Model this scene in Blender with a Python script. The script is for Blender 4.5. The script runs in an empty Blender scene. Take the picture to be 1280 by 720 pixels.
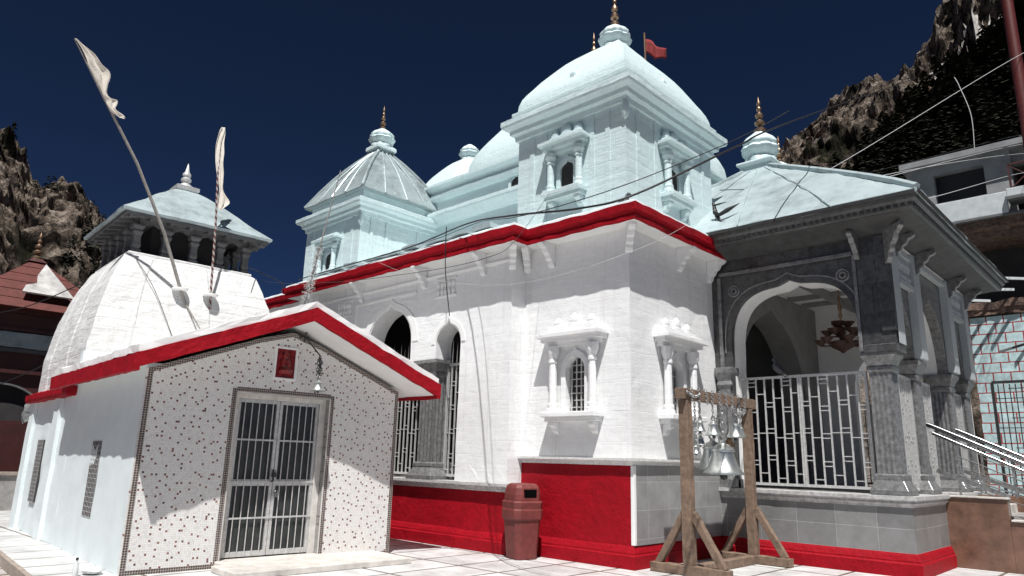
import bpy, bmesh, math, random
from mathutils import Vector, Matrix, noise
random.seed(11)
R = math.radians; PI = math.pi
S = bpy.context.scene
# ------------------------------------------------------------------ camera
cam = bpy.data.cameras.new('camera'); CAM = bpy.data.objects.new('camera', cam); S.collection.objects.link(CAM)
cam.sensor_width = 36; cam.lens = 36 * 884.77 / 1280; cam.clip_end = 3000; cam.clip_start = 0.05
CAM.matrix_world = Matrix(((0.7282016, 0.1432138, 0.6702329, 0), (0.6848958, -0.1881616, -0.7039268, 0),
                           (0.0253001, 0.9716404, -0.2351061, 1.55), (0, 0, 0, 1)))
S.camera = CAM
# ------------------------------------------------------------------ light
SUN = Vector((1.0, -1.08, 2.9)).normalized()
w = bpy.data.worlds.new('World'); S.world = w; w.use_nodes = True
nt = w.node_tree; bg = nt.nodes['Background']
sky = nt.nodes.new('ShaderNodeTexSky'); sky.sky_type = 'NISHITA'; sky.sun_disc = False
sky.sun_elevation = math.asin(SUN.z); sky.sun_rotation = math.atan2(SUN.x, SUN.y)
sky.altitude = 4500; sky.air_density = 0.25; sky.dust_density = 0.0; sky.ozone_density = 10
nt.links.new(sky.outputs[0], bg.inputs[0]); bg.inputs[1].default_value = 0.05
sl = bpy.data.lights.new('sun', 'SUN'); sl.energy = 5.0; sl.angle = R(0.5); sl.color = (1, 0.98, 0.955)
so = bpy.data.objects.new('sun', sl); S.collection.objects.link(so); so.location = (10, -10, 40)
so.rotation_euler = SUN.to_track_quat('Z', 'Y').to_euler()
S.view_settings.view_transform = 'Standard'; S.view_settings.look = 'None'
S.view_settings.gamma = 1; S.view_settings.use_curve_mapping = False; S.view_settings.exposure = 0.43
S.cycles.max_bounces = 8; S.cycles.diffuse_bounces = 5

# ------------------------------------------------------------------ mesh builder
def ident(u, v, z): return (u, v, z)
class MB:
    def __init__(s, T=None): s.v = []; s.f = []; s.T = T or ident
    def add(s, vs, fs):
        b = len(s.v); s.v += [s.T(*p) for p in vs]; s.f += [[i + b for i in f] for f in fs]; return s
    def box(s, x0, x1, y0, y1, z0, z1):
        vs = [(x, y, z) for z in (z0, z1) for y in (y0, y1) for x in (x0, x1)]
        return s.add(vs, [(0, 2, 3, 1), (4, 5, 7, 6), (0, 1, 5, 4), (1, 3, 7, 5), (3, 2, 6, 7), (2, 0, 4, 6)])
    def prism(s, poly, ax, a, b):
        # poly = 2-D points; ax: 'y' -> (x,z) extruded in y, 'x' -> (y,z) in x, 'z' -> (x,y) in z
        m = {'y': lambda p, d: (p[0], d, p[1]), 'x': lambda p, d: (d, p[0], p[1]), 'z': lambda p, d: (p[0], p[1], d)}[ax]
        n = len(poly)
        return s.add([m(p, a) for p in poly] + [m(p, b) for p in poly],
                     [list(range(n))[::-1], list(range(n, 2 * n))] + [(i, (i + 1) % n, (i + 1) % n + n, i + n) for i in range(n)])
    def rings(s, rs, cap0=True, cap1=True):
        n = len(rs[0]); b = []
        for r in rs: b += list(r)
        fs = [(k * n + i, k * n + (i + 1) % n, (k + 1) * n + (i + 1) % n, (k + 1) * n + i) for k in range(len(rs) - 1) for i in range(n)]
        if cap0: fs.append(list(range(n))[::-1])
        if cap1: fs.append(list(range((len(rs) - 1) * n, len(rs) * n)))
        return s.add(b, fs)
    def lathe(s, c, prof, n=20, petals=0, amp=0):
        rs = []
        for r, z in prof:
            rs.append([(c[0] + r * (1 + (amp * abs(math.cos(petals * t / 2)) if petals else 0)) * math.cos(t),
                        c[1] + r * (1 + (amp * abs(math.cos(petals * t / 2)) if petals else 0)) * math.sin(t), c[2] + z)
                       for t in [2 * PI * i / n for i in range(n)]])
        return s.rings(rs)
    def sq(s, c, prof, n=4, p=0):
        # stacked square (or superellipse) rings: prof = (hx, hy, z)
        rs = []
        for hx, hy, z in prof:
            if n == 4: rs.append([(c[0] + a * hx, c[1] + b * hy, z) for a, b in ((-1, -1), (1, -1), (1, 1), (-1, 1))])
            else:
                r = []
                for i in range(n):
                    t = 2 * PI * (i + .5) / n; a, b = math.cos(t), math.sin(t); k = (abs(a) ** p + abs(b) ** p) ** (-1 / p)
                    r.append((c[0] + a * k * hx, c[1] + b * k * hy, z))
                rs.append(r)
        return s.rings(rs)
    def tube(s, pts, r, n=8):
        pts = [Vector(p) for p in pts]; rad = r if isinstance(r, (list, tuple)) else [r] * len(pts); rs = []
        up = None
        for i, p in enumerate(pts):
            d = (pts[min(i + 1, len(pts) - 1)] - pts[max(i - 1, 0)]).normalized()
            if up is None: up = d.orthogonal().normalized()
            up = (up - d * up.dot(d)).normalized(); q = d.cross(up)
            rs.append([tuple(p + (up * math.cos(t) + q * math.sin(t)) * rad[i]) for t in [2 * PI * k / n for k in range(n)]])
        return s.rings(rs)
    def bar(s, a, b, wx, wy, upv=(0, 0, 1)):
        a = Vector(a); b = Vector(b); d = (b - a).normalized(); u = Vector(upv)
        q = d.cross(u)
        if q.length < 1e-4: q = d.cross(Vector((1, 0, 0)))
        q.normalize(); u = q.cross(d)
        rs = [[tuple(p + q * i * wx / 2 + u * j * wy / 2) for i, j in ((-1, -1), (1, -1), (1, 1), (-1, 1))] for p in (a, b)]
        return s.rings(rs)
    def sweep(s, path, prof, closed=False):
        # profile of (out, z) swept along a plan polyline; outward is to the right of travel
        n = len(path); P = [Vector((p[0], p[1])) for p in path]; rs = []
        def nrm(a, b): d = (b - a).normalized(); return Vector((d.y, -d.x))
        for i in range(n):
            if closed: n1, n2 = nrm(P[i - 1], P[i]), nrm(P[i], P[(i + 1) % n])
            else:
                n1 = nrm(P[i - 1], P[i]) if i else nrm(P[0], P[1]); n2 = nrm(P[i], P[i + 1]) if i < n - 1 else n1
            m = (n1 + n2) / (1 + n1.dot(n2))
            rs.append([(P[i].x + m.x * o, P[i].y + m.y * o, z) for o, z in prof])
        if closed: rs.append(rs[0])
        return s.rings(rs, not closed, not closed)
    def torus(s, c, R_, r, axis='z', n=12, m=6, sc=1):
        rs = []
        for i in range(n):
            t = 2 * PI * i / n; ring = []
            for j in range(m):
                a = 2 * PI * j / m; x = (R_ + r * math.cos(a)) * math.cos(t); y = (R_ + r * math.cos(a)) * math.sin(t) * sc; z = r * math.sin(a)
                ring.append({'z': (c[0] + x, c[1] + y, c[2] + z), 'y': (c[0] + x, c[1] + z, c[2] + y), 'x': (c[0] + z, c[1] + x, c[2] + y)}[axis])
            rs.append(ring)
        rs.append(rs[0]); return s.rings(rs, False, False)
    def build(s, name, mat, parent=None, bevel=0, rough=None, smooth=None, local=False):
        bm = bmesh.new(); vs = [bm.verts.new(p) for p in s.v]
        for f in s.f:
            try: bm.faces.new([vs[i] for i in f])
            except ValueError: pass
        bmesh.ops.remove_doubles(bm, verts=bm.verts, dist=1e-5)
        bmesh.ops.recalc_face_normals(bm, faces=bm.faces)
        if rough:
            amp, sc, ml = rough
            bmesh.ops.triangulate(bm, faces=[f for f in bm.faces if len(f.verts) > 4])
            for _ in range(7):
                es = [e for e in bm.edges if e.calc_length() > ml]
                if not es or len(bm.verts) > 60000: break
                bmesh.ops.subdivide_edges(bm, edges=es, cuts=1, use_grid_fill=True)
            for v in bm.verts: v.co += noise.noise_vector(v.co / sc) * amp + noise.noise_vector(v.co / sc * 3.7) * amp * .4
        me = bpy.data.meshes.new(name); bm.to_mesh(me); bm.free()
        if parent is not None and not local: me.transform(parent['_M'] if False else wm(parent).inverted())
        me.materials.append(mat)
        if smooth is not None:
            for p in me.polygons: p.use_smooth = True
            me.set_sharp_from_angle(angle=R(smooth))
        o = bpy.data.objects.new(name, me); S.collection.objects.link(o)
        if parent is not None: o.parent = parent
        if bevel:
            md = o.modifiers.new('bevel', 'BEVEL'); md.width = bevel; md.segments = 2; md.limit_method = 'ANGLE'; md.angle_limit = R(40)
        return o
def wm(o):
    m = o.matrix_basis.copy()
    while o.parent: o = o.parent; m = o.matrix_basis @ m
    return m
def tag(o, label=None, cat=None, group=None, kind=None):
    if label: o['label'] = label
    if cat: o['category'] = cat
    if group: o['group'] = group
    if kind: o['kind'] = kind
    return o
def thing(name, label, cat, loc=(0, 0, 0), rz=0, group=None):
    o = bpy.data.objects.new(name, None); S.collection.objects.link(o); o.location = loc; o.rotation_euler = (0, 0, rz)
    o.empty_display_size = .2
    return tag(o, label, cat, group)
def copy_tree(o, parent=None):
    c = o.copy(); S.collection.objects.link(c)
    if parent: c.parent = parent
    for ch in list(o.children): copy_tree(ch, c)
    return c

# ------------------------------------------------------------------ materials
def new_mat(name):
    m = bpy.data.materials.new(name); m.use_nodes = True; N = m.node_tree.nodes
    return m, N, m.node_tree.links, N['Principled BSDF']
def nd(N, t, **k):
    n = N.new('ShaderNode' + t)
    for a, b in k.items():
        if a.startswith('i_'): n.inputs[a[2:].replace('_', ' ')].default_value = b
        else: setattr(n, a, b)
    return n
def ramp(N, stops, interp='LINEAR'):
    r = N.new('ShaderNodeValToRGB'); e = r.color_ramp.elements; r.color_ramp.interpolation = interp
    while len(e) < len(stops): e.new(.5)
    for el, (p, c) in zip(e, stops): el.position = p; el.color = (*c, 1) if len(c) == 3 else c
    return r
def wallvec(N, L):
    tc = nd(N, 'TexCoord'); sp = nd(N, 'SeparateXYZ'); L.new(tc.outputs['Object'], sp.inputs[0])
    ad = nd(N, 'Math', operation='ADD'); L.new(sp.outputs[0], ad.inputs[0]); L.new(sp.outputs[1], ad.inputs[1])
    cb = nd(N, 'CombineXYZ'); L.new(ad.outputs[0], cb.inputs[0]); L.new(sp.outputs[2], cb.inputs[1])
    return tc, cb
def plain(name, col, rough=.6, metal=0, var=.15, scale=8, bump=0, bscale=30, dist=.01):
    m, N, L, B = new_mat(name); tc = nd(N, 'TexCoord')
    n = nd(N, 'TexNoise', i_Scale=scale, i_Detail=6, i_Roughness=.65); L.new(tc.outputs['Object'], n.inputs['Vector'])
    r = ramp(N, [(.25, [c * (1 - var) for c in col]), (.75, [min(1, c * (1 + var)) for c in col])]); L.new(n.outputs[0], r.inputs[0])
    L.new(r.outputs[0], B.inputs['Base Color']); B.inputs['Roughness'].default_value = rough; B.inputs['Metallic'].default_value = metal
    if bump:
        b = nd(N, 'TexNoise', i_Scale=bscale, i_Detail=5, i_Roughness=.7); L.new(tc.outputs['Object'], b.inputs['Vector'])
        bp = nd(N, 'Bump', i_Strength=bump, i_Distance=dist); L.new(b.outputs[0], bp.inputs['Height']); L.new(bp.outputs[0], B.inputs['Normal'])
    return m
def masonry(name, col, dirt, bw=.55, bh=.24, strength=.5, stain=.5, rough=.55):
    # thickly painted stone: faint uneven courses, trowel bumps, thin worn streaks
    m, N, L, B = new_mat(name); tc, cb = wallvec(N, L)
    n0 = nd(N, 'TexNoise', i_Scale=2.3, i_Detail=4); L.new(tc.outputs['Object'], n0.inputs['Vector'])
    mx = nd(N, 'Mix', data_type='VECTOR'); mx.inputs[0].default_value = .07
    L.new(cb.outputs[0], mx.inputs[4]); L.new(n0.outputs['Color'], mx.inputs[5])
    br = nd(N, 'TexBrick', offset=.5); br.inputs['Scale'].default_value = 1; br.inputs['Mortar Size'].default_value = .008
    br.inputs['Mortar Smooth'].default_value = .9; br.inputs['Brick Width'].default_value = bw; br.inputs['Row Height'].default_value = bh
    br.inputs['Color1'].default_value = (.42, .42, .42, 1); br.inputs['Color2'].default_value = (.34, .34, .34, 1); br.inputs['Mortar'].default_value = (0, 0, 0, 1)
    L.new(mx.outputs[1], br.inputs['Vector'])
    n1 = nd(N, 'TexNoise', i_Scale=9, i_Detail=7, i_Roughness=.7); L.new(tc.outputs['Object'], n1.inputs['Vector'])
    n1b = nd(N, 'TexNoise', i_Scale=55, i_Detail=3); L.new(tc.outputs['Object'], n1b.inputs['Vector'])
    h = nd(N, 'Math', operation='MULTIPLY_ADD'); L.new(n1.outputs[0], h.inputs[0]); h.inputs[1].default_value = 1.3; L.new(br.outputs[0], h.inputs[2])
    h2 = nd(N, 'Math', operation='MULTIPLY_ADD'); L.new(n1b.outputs[0], h2.inputs[0]); h2.inputs[1].default_value = .35; L.new(h.outputs[0], h2.inputs[2])
    mh = nd(N, 'Mapping'); mh.inputs['Scale'].default_value = (1.3, 1.3, 8); L.new(tc.outputs['Object'], mh.inputs[0])
    nh = nd(N, 'TexNoise', i_Scale=1, i_Detail=4, i_Roughness=.55); L.new(mh.outputs[0], nh.inputs['Vector'])
    h3 = nd(N, 'Math', operation='MULTIPLY_ADD'); L.new(nh.outputs[0], h3.inputs[0]); h3.inputs[1].default_value = 1.6; L.new(h2.outputs[0], h3.inputs[2])
    bp = nd(N, 'Bump', i_Strength=strength, i_Distance=.025); L.new(h3.outputs[0], bp.inputs['Height']); L.new(bp.outputs[0], B.inputs['Normal'])
    # worn horizontal cracks
    mp = nd(N, 'Mapping'); mp.inputs['Scale'].default_value = (2.2, 2.2, 17); L.new(tc.outputs['Object'], mp.inputs[0])
    n2 = nd(N, 'TexNoise', i_Scale=1, i_Detail=5, i_Roughness=.6); L.new(mp.outputs[0], n2.inputs['Vector'])
    n3 = nd(N, 'TexNoise', i_Scale=.9, i_Detail=3); L.new(tc.outputs['Object'], n3.inputs['Vector'])
    r2 = ramp(N, [(.66, (0, 0, 0)), (.73, (1, 1, 1))]); L.new(n2.outputs[0], r2.inputs[0])
    r3 = ramp(N, [(.5, (0, 0, 0)), (.62, (1, 1, 1))]); L.new(n3.outputs[0], r3.inputs[0])
    mu = nd(N, 'Math', operation='MULTIPLY'); L.new(r2.outputs[0], mu.inputs[0]); L.new(r3.outputs[0], mu.inputs[1])
    mu2 = nd(N, 'Math', operation='MULTIPLY'); L.new(mu.outputs[0], mu2.inputs[0]); mu2.inputs[1].default_value = stain
    rc = ramp(N, [(.3, [c * .9 for c in col]), (.7, col)]); L.new(n1.outputs[0], rc.inputs[0])
    mc = nd(N, 'Mix', data_type='RGBA'); L.new(mu2.outputs[0], mc.inputs[0]); L.new(rc.outputs[0], mc.inputs[6]); mc.inputs[7].default_value = (*dirt, 1)
    ms = nd(N, 'Mapping'); ms.inputs['Scale'].default_value = (7, 7, .35); L.new(tc.outputs['Object'], ms.inputs[0])
    ns = nd(N, 'TexNoise', i_Scale=1, i_Detail=6, i_Roughness=.7); L.new(ms.outputs[0], ns.inputs['Vector'])
    rs_ = ramp(N, [(.55, (1, 1, 1)), (.75, (.84, .83, .81))]); L.new(ns.outputs[0], rs_.inputs[0])
    mm = nd(N, 'Mix', data_type='RGBA', blend_type='MULTIPLY'); mm.inputs[0].default_value = 1; L.new(mc.outputs[2], mm.inputs[6]); L.new(rs_.outputs[0], mm.inputs[7])
    L.new(mm.outputs[2], B.inputs['Base Color']); B.inputs['Roughness'].default_value = rough
    return m
def tiles(name, col, grout, tw, th, g=.004, rough=.25, var=.2, offset=0, vec='wall', bumpn=.1, nscale=2.2, lo=.72, bd=.004):
    m, N, L, B = new_mat(name)
    if vec == 'wall': tc, cb = wallvec(N, L); v = cb.outputs[0]
    else: tc = nd(N, 'TexCoord'); v = tc.outputs['Object']
    br = nd(N, 'TexBrick', offset=offset); br.inputs['Scale'].default_value = 1; br.inputs['Mortar Size'].default_value = g; br.inputs['Mortar Smooth'].default_value = .1
    br.inputs['Brick Width'].default_value = tw; br.inputs['Row Height'].default_value = th
    br.inputs['Color1'].default_value = (*[c * (1 - var) for c in col], 1); br.inputs['Color2'].default_value = (*[c * (1 + var * .6) for c in col], 1); br.inputs['Mortar'].default_value = (*grout, 1)
    L.new(v, br.inputs['Vector'])
    n = nd(N, 'TexNoise', i_Scale=nscale, i_Detail=8, i_Roughness=.7); L.new(tc.outputs['Object'], n.inputs['Vector'])
    r = ramp(N, [(.35, (lo, lo * .985, lo * .97)), (.6, (1, 1, 1))]); L.new(n.outputs[0], r.inputs[0])
    mx = nd(N, 'Mix', data_type='RGBA', blend_type='MULTIPLY'); mx.inputs[0].default_value = .9; L.new(br.outputs[0], mx.inputs[6]); L.new(r.outputs[0], mx.inputs[7])
    L.new(mx.outputs[2], B.inputs['Base Color']); B.inputs['Roughness'].default_value = rough
    bp = nd(N, 'Bump', i_Strength=.5, i_Distance=bd, invert=True); L.new(br.outputs['Fac'], bp.inputs['Height']); L.new(bp.outputs[0], B.inputs['Normal'])
    return m
WHITE = masonry('white_painted_masonry', (.80, .805, .805), (.33, .31, .29), bw=1.3, bh=.22, strength=.22, stain=.22)
WHITE2 = masonry('white_rough_limewash', (.70, .70, .69), (.14, .14, .14), bw=1.1, bh=.2, strength=.6, stain=.8)
BLUEP = plain('pale_blue_plaster', (.60, .71, .72), .55, var=.12, scale=7, bump=.2, bscale=18)
BLUE = masonry('pale_blue_painted_masonry', (.60, .72, .732), (.16, .2, .21), strength=.4, stain=.55)
RED = plain('red_painted_plaster', (.285, .003, .010), .6, var=.18, scale=3.5, bump=.8, bscale=9, dist=.03)
RED.node_tree.nodes['Principled BSDF'].inputs['Specular IOR Level'].default_value = .15
WPLAIN = plain('white_plaster', (.78, .78, .77), .6, var=.06, scale=5, bump=.25, bscale=14)
PALEW = plain('pale_blue_white_plaster', (.69, .755, .765), .6, var=.06, scale=3, bump=.2, bscale=10)
GTILE = tiles('grey_wall_tile', (.30, .30, .30), (.45, .45, .45), .62, .42, .004, .3, .12)
GTILE2 = tiles('darker_grey_wall_tile', (.23, .23, .228), (.38, .38, .38), .62, .34, .004, .3, .15)
CAPS = plain('grey_carved_stone', (.42, .415, .41), .5, var=.45, scale=14, bump=.5, bscale=40)
GRAN = tiles('dark_polished_stone', (.085, .086, .086), (.022, .022, .022), .95, .5, .004, .33, .3, .5, nscale=11, lo=.35)
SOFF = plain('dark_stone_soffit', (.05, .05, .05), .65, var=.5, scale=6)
PILL = plain('silver_grey_polished_stone', (.20, .20, .20), .36, .35, var=.6, scale=14, bump=.12, bscale=30, dist=.006)
PILLE = plain('sunlit_speckled_stone', (.42, .45, .46), .4, var=.3, scale=60, bump=.2)  # pale colour holds the sunlit look of the porch's side faces
DARK = plain('interior_shade', (.035, .032, .032), .8, var=.3, scale=3)  # near-black colour stands in for shade inside rooms and openings
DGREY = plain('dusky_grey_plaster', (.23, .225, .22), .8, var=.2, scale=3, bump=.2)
STEEL = plain('silver_painted_steel', (.55, .55, .54), .4, .35, var=.25, scale=20)
CHROME = plain('stainless_tube', (.28, .285, .29), .22, 1, var=.05)
BRASS = plain('weathered_brass', (.30, .20, .13), .42, .85, var=.5, scale=30)
BELLM = plain('bell_metal', (.60, .63, .61), .33, .9, var=.2, scale=18, bump=.15, bscale=60)
CHAIN = plain('chain_steel', (.4, .4, .4), .35, .9, var=.3)
IRON = plain('dark_iron', (.05, .05, .05), .5, .5, var=.3)
WOOD = plain('weathered_timber', (.17, .115, .08), .8, var=.55, scale=9, bump=.5, bscale=40)
CLOTH = plain('cream_cloth', (.72, .66, .58), .85, var=.15, scale=5, bump=.4, bscale=12)
REDC = plain('red_cloth', (.2, .015, .014), .85, var=.5, scale=14)
TERRA = plain('terracotta', (.05, .02, .014), .6, var=.5, scale=16)
CONC = plain('grey_concrete', (.12, .122, .126), .85, var=.3, scale=3, bump=.3, bscale=20)
CONC2 = plain('unfinished_grey_concrete', (.24, .245, .25), .85, var=.3, scale=2, bump=.3, bscale=20)
CONCL = plain('pale_painted_concrete', (.5, .53, .54), .8, var=.2, scale=4, bump=.3)
RUBBLE = plain('rubble_edge', (.14, .09, .07), .9, var=.9, scale=9, bump=1, bscale=18, dist=.05)
BRSHEET = plain('maroon_painted_sheet', (.055, .012, .011), .55, var=.35, scale=3, bump=.2)
BIN = plain('dusty_maroon_plastic', (.15, .03, .026), .6, var=.35, scale=9, bump=.35, bscale=90, dist=.004)
CABLE = plain('black_rubber', (.012, .012, .013), .5, var=.1)
WIREW = plain('pale_wire', (.5, .5, .5), .5, var=.1)
BROWNM = plain('brown_veined_marble', (.15, .082, .055), .22, var=.55, scale=3)
POLE = plain('grey_bamboo', (.28, .26, .24), .6, var=.3, scale=12)
TINSEL = plain('silver_tinsel', (.7, .7, .7), .3, .35, var=.4, scale=40)
BIRD = plain('pigeon_plumage', (.06, .065, .075), .6, var=.6, scale=25)
BARK = plain('conifer_bark', (.06, .045, .035), .9, var=.3)
def metal_roof(name, col, rust):
    m, N, L, B = new_mat(name); tc = nd(N, 'TexCoord')
    n = nd(N, 'TexNoise', i_Scale=1.4, i_Detail=8, i_Roughness=.72); L.new(tc.outputs['Object'], n.inputs['Vector'])
    r = ramp(N, [(.3, [c * .55 for c in col]), (.5, col), (.7, [min(.9, c * 1.15) for c in col])]); L.new(n.outputs[0], r.inputs[0])
    n2 = nd(N, 'TexNoise', i_Scale=6, i_Detail=6); L.new(tc.outputs['Object'], n2.inputs['Vector'])
    r2 = ramp(N, [(.62, (0, 0, 0)), (.72, (1, 1, 1))]); L.new(n2.outputs[0], r2.inputs[0])
    mx = nd(N, 'Mix', data_type='RGBA'); L.new(r2.outputs[0], mx.inputs[0]); L.new(r.outputs[0], mx.inputs[6]); mx.inputs[7].default_value = (*rust, 1)
    L.new(mx.outputs[2], B.inputs['Base Color']); B.inputs['Roughness'].default_value = .42; B.inputs['Metallic'].default_value = .25
    bp = nd(N, 'Bump', i_Strength=.4, i_Distance=.03); L.new(n.outputs[0], bp.inputs['Height']); L.new(bp.outputs[0], B.inputs['Normal'])
    return m
TIN = metal_roof('pale_blue_tin', (.41, .485, .50), (.42, .5, .51))
TIN2 = metal_roof('dull_grey_tin', (.33, .39, .40), (.5, .54, .54))
def mosaic():
    m, N, L, B = new_mat('glass_mosaic'); tc = nd(N, 'TexCoord'); sp = nd(N, 'SeparateXYZ'); L.new(tc.outputs['Object'], sp.inputs[0])
    cb = nd(N, 'CombineXYZ'); L.new(sp.outputs[1], cb.inputs[0]); L.new(sp.outputs[2], cb.inputs[1])
    sc = nd(N, 'VectorMath', operation='SCALE'); sc.inputs['Scale'].default_value = 36; L.new(cb.outputs[0], sc.inputs[0])
    fl = nd(N, 'VectorMath', operation='FLOOR'); L.new(sc.outputs[0], fl.inputs[0])
    q4 = nd(N, 'VectorMath', operation='SCALE'); q4.inputs['Scale'].default_value = .25; L.new(fl.outputs[0], q4.inputs[0])
    bk = nd(N, 'VectorMath', operation='FLOOR'); L.new(q4.outputs[0], bk.inputs[0])
    wn = nd(N, 'TexWhiteNoise', noise_dimensions='3D'); L.new(bk.outputs[0], wn.inputs['Vector'])
    w4 = nd(N, 'VectorMath', operation='MULTIPLY'); L.new(wn.outputs['Color'], w4.inputs[0]); w4.inputs[1].default_value = (4, 4, 0)
    wf = nd(N, 'VectorMath', operation='FLOOR'); L.new(w4.outputs[0], wf.inputs[0])
    b4 = nd(N, 'VectorMath', operation='SCALE'); b4.inputs['Scale'].default_value = 4; L.new(bk.outputs[0], b4.inputs[0])
    tg = nd(N, 'VectorMath', operation='ADD'); L.new(b4.outputs[0], tg.inputs[0]); L.new(wf.outputs[0], tg.inputs[1])
    ds = nd(N, 'VectorMath', operation='DISTANCE'); L.new(tg.outputs[0], ds.inputs[0]); L.new(fl.outputs[0], ds.inputs[1])
    hit = nd(N, 'Math', operation='LESS_THAN'); L.new(ds.outputs['Value'], hit.inputs[0]); hit.inputs[1].default_value = .5
    wc = nd(N, 'TexWhiteNoise', noise_dimensions='3D'); L.new(fl.outputs[0], wc.inputs['Vector'])
    fr = nd(N, 'VectorMath', operation='FRACTION'); L.new(sc.outputs[0], fr.inputs[0])
    s2 = nd(N, 'SeparateXYZ'); L.new(fr.outputs[0], s2.inputs[0])
    mn = nd(N, 'Math', operation='MINIMUM'); L.new(s2.outputs[0], mn.inputs[0]); L.new(s2.outputs[1], mn.inputs[1])
    gt = nd(N, 'Math', operation='LESS_THAN'); L.new(mn.outputs[0], gt.inputs[0]); gt.inputs[1].default_value = .1
    r0 = ramp(N, [(0, (.64, .62, .60)), (.5, (.74, .73, .71))]); L.new(wc.outputs[0], r0.inputs[0])
    r1 = ramp(N, [(0, (.07, .02, .016)), (.5, (.17, .045, .03)), (1, (.24, .10, .06))]); L.new(wc.outputs[0], r1.inputs[0])
    r = nd(N, 'Mix', data_type='RGBA'); L.new(hit.outputs[0], r.inputs[0]); L.new(r0.outputs[0], r.inputs[6]); L.new(r1.outputs[0], r.inputs[7])
    mx = nd(N, 'Mix', data_type='RGBA'); L.new(gt.outputs[0], mx.inputs[0]); L.new(r.outputs[2], mx.inputs[6]); mx.inputs[7].default_value = (.5, .49, .47, 1)
    L.new(mx.outputs[2], B.inputs['Base Color']); B.inputs['Roughness'].default_value = .3
    bp = nd(N, 'Bump', i_Strength=.3, i_Distance=.002, invert=True); L.new(gt.outputs[0], bp.inputs['Height']); L.new(bp.outputs[0], B.inputs['Normal'])
    return m
MOSAIC = mosaic()
DMOS = tiles('dark_mosaic_strip', (.065, .032, .025), (.42, .39, .36), .031, .031, .0035, .35, .5)
def relief():
    m, N, L, B = new_mat('red_relief_tile'); tc = nd(N, 'TexCoord')
    n = nd(N, 'TexNoise', i_Scale=14, i_Detail=5, i_Distortion=1.5); L.new(tc.outputs['Object'], n.inputs['Vector'])
    r = ramp(N, [(.35, (.05, .003, .003)), (.6, (.26, .012, .01))]); L.new(n.outputs[0], r.inputs[0]); L.new(r.outputs[0], B.inputs['Base Color'])
    B.inputs['Roughness'].default_value = .35; return m
RELIEF = relief()
def floor_mat(name, tw, th, col, joint, g):
    m = tiles(name, col, joint, tw, th, g, .45, .12, 0, 'flat', nscale=1.6, lo=.58); return m
FLOOR = floor_mat('white_marble_paving', .82, 1.27, (.62, .622, .618), (.17, .145, .125), .028)
FLOOR2 = floor_mat('lower_marble_paving', .6, 1.1, (.5, .48, .46), (.2, .12, .09), .05)
STEPM = plain('worn_marble_edge', (.55, .52, .48), .5, var=.3, scale=5, bump=.3)
KERBM = plain('stained_kerb_stone', (.30, .25, .21), .6, var=.4, scale=6, bump=.4)
GMARB = plain('grey_marble_slab', (.3, .29, .28), .4, var=.5, scale=2.5)
BLOCKS = tiles('pale_blue_blocks_red_joints', (.50, .66, .68), (.34, .02, .018), .42, .28, .016, .6, .14, .5, bd=.05, nscale=5, lo=.6)
def rock(name, big):
    m, N, L, B = new_mat(name); tc = nd(N, 'TexCoord')
    n = nd(N, 'TexNoise', i_Scale=.16 * big, i_Detail=14, i_Roughness=.72, i_Distortion=.1); mr = nd(N, 'Mapping'); mr.inputs['Scale'].default_value = (1, 1, .55); mr.inputs['Rotation'].default_value = (.3, .25, 0); L.new(tc.outputs['Object'], mr.inputs[0]); L.new(mr.outputs[0], n.inputs['Vector'])
    r = ramp(N, [(.39, (.014, .012, .011)), (.45, (.08, .063, .05)), (.51, (.215, .168, .132)), (.60, (.41, .345, .29))]); L.new(n.outputs[0], r.inputs[0])
    v = nd(N, 'TexVoronoi', i_Scale=.3 * big, feature='DISTANCE_TO_EDGE'); L.new(tc.outputs['Object'], v.inputs['Vector'])
    rv = ramp(N, [(0, (.1, .1, .1)), (.1, (1, 1, 1))]); L.new(v.outputs[0], rv.inputs[0]); nv = nd(N, 'TexNoise', i_Scale=.3, i_Detail=4); L.new(tc.outputs['Object'], nv.inputs['Vector']); mv = nd(N, 'Mix', data_type='VECTOR'); mv.inputs[0].default_value = .05; L.new(tc.outputs['Object'], mv.inputs[4]); va = nd(N, 'VectorMath', operation='MULTIPLY_ADD'); L.new(nv.outputs['Color'], va.inputs[0]); va.inputs[1].default_value = (9, 9, 9); L.new(tc.outputs['Object'], va.inputs[2]); L.new(va.outputs[0], v.inputs['Vector'])
    n2 = nd(N, 'TexNoise', i_Scale=.018 * big, i_Detail=7, i_Roughness=.6); L.new(tc.outputs['Object'], n2.inputs['Vector'])
    mx = nd(N, 'Mix', data_type='RGBA', blend_type='MULTIPLY'); mx.inputs[0].default_value = .8; L.new(r.outputs[0], mx.inputs[6]); L.new(rv.outputs[0], mx.inputs[7])
    rg = ramp(N, [(.57, (0, 0, 0)), (.62, (1, 1, 1))]); L.new(n2.outputs[0], rg.inputs[0])
    mg = nd(N, 'Mix', data_type='RGBA'); L.new(rg.outputs[0], mg.inputs[0]); L.new(mx.outputs[2], mg.inputs[6]); mg.inputs[7].default_value = (.022, .022, .012, 1)
    L.new(mg.outputs[2], B.inputs['Base Color']); B.inputs['Roughness'].default_value = .9; B.inputs['Specular IOR Level'].default_value = .1
    bp = nd(N, 'Bump', i_Strength=1, i_Distance=6 / big); L.new(n.outputs[0], bp.inputs['Height']); L.new(bp.outputs[0], B.inputs['Normal'])
    return m
ROCK = rock('mountain_rock', 1.6)
NEEDLE = plain('conifer_needles', (.028, .03, .022), .8, var=.6, scale=.6)
NEEDLE.node_tree.nodes['Principled BSDF'].inputs['Specular IOR Level'].default_value = .1

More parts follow.
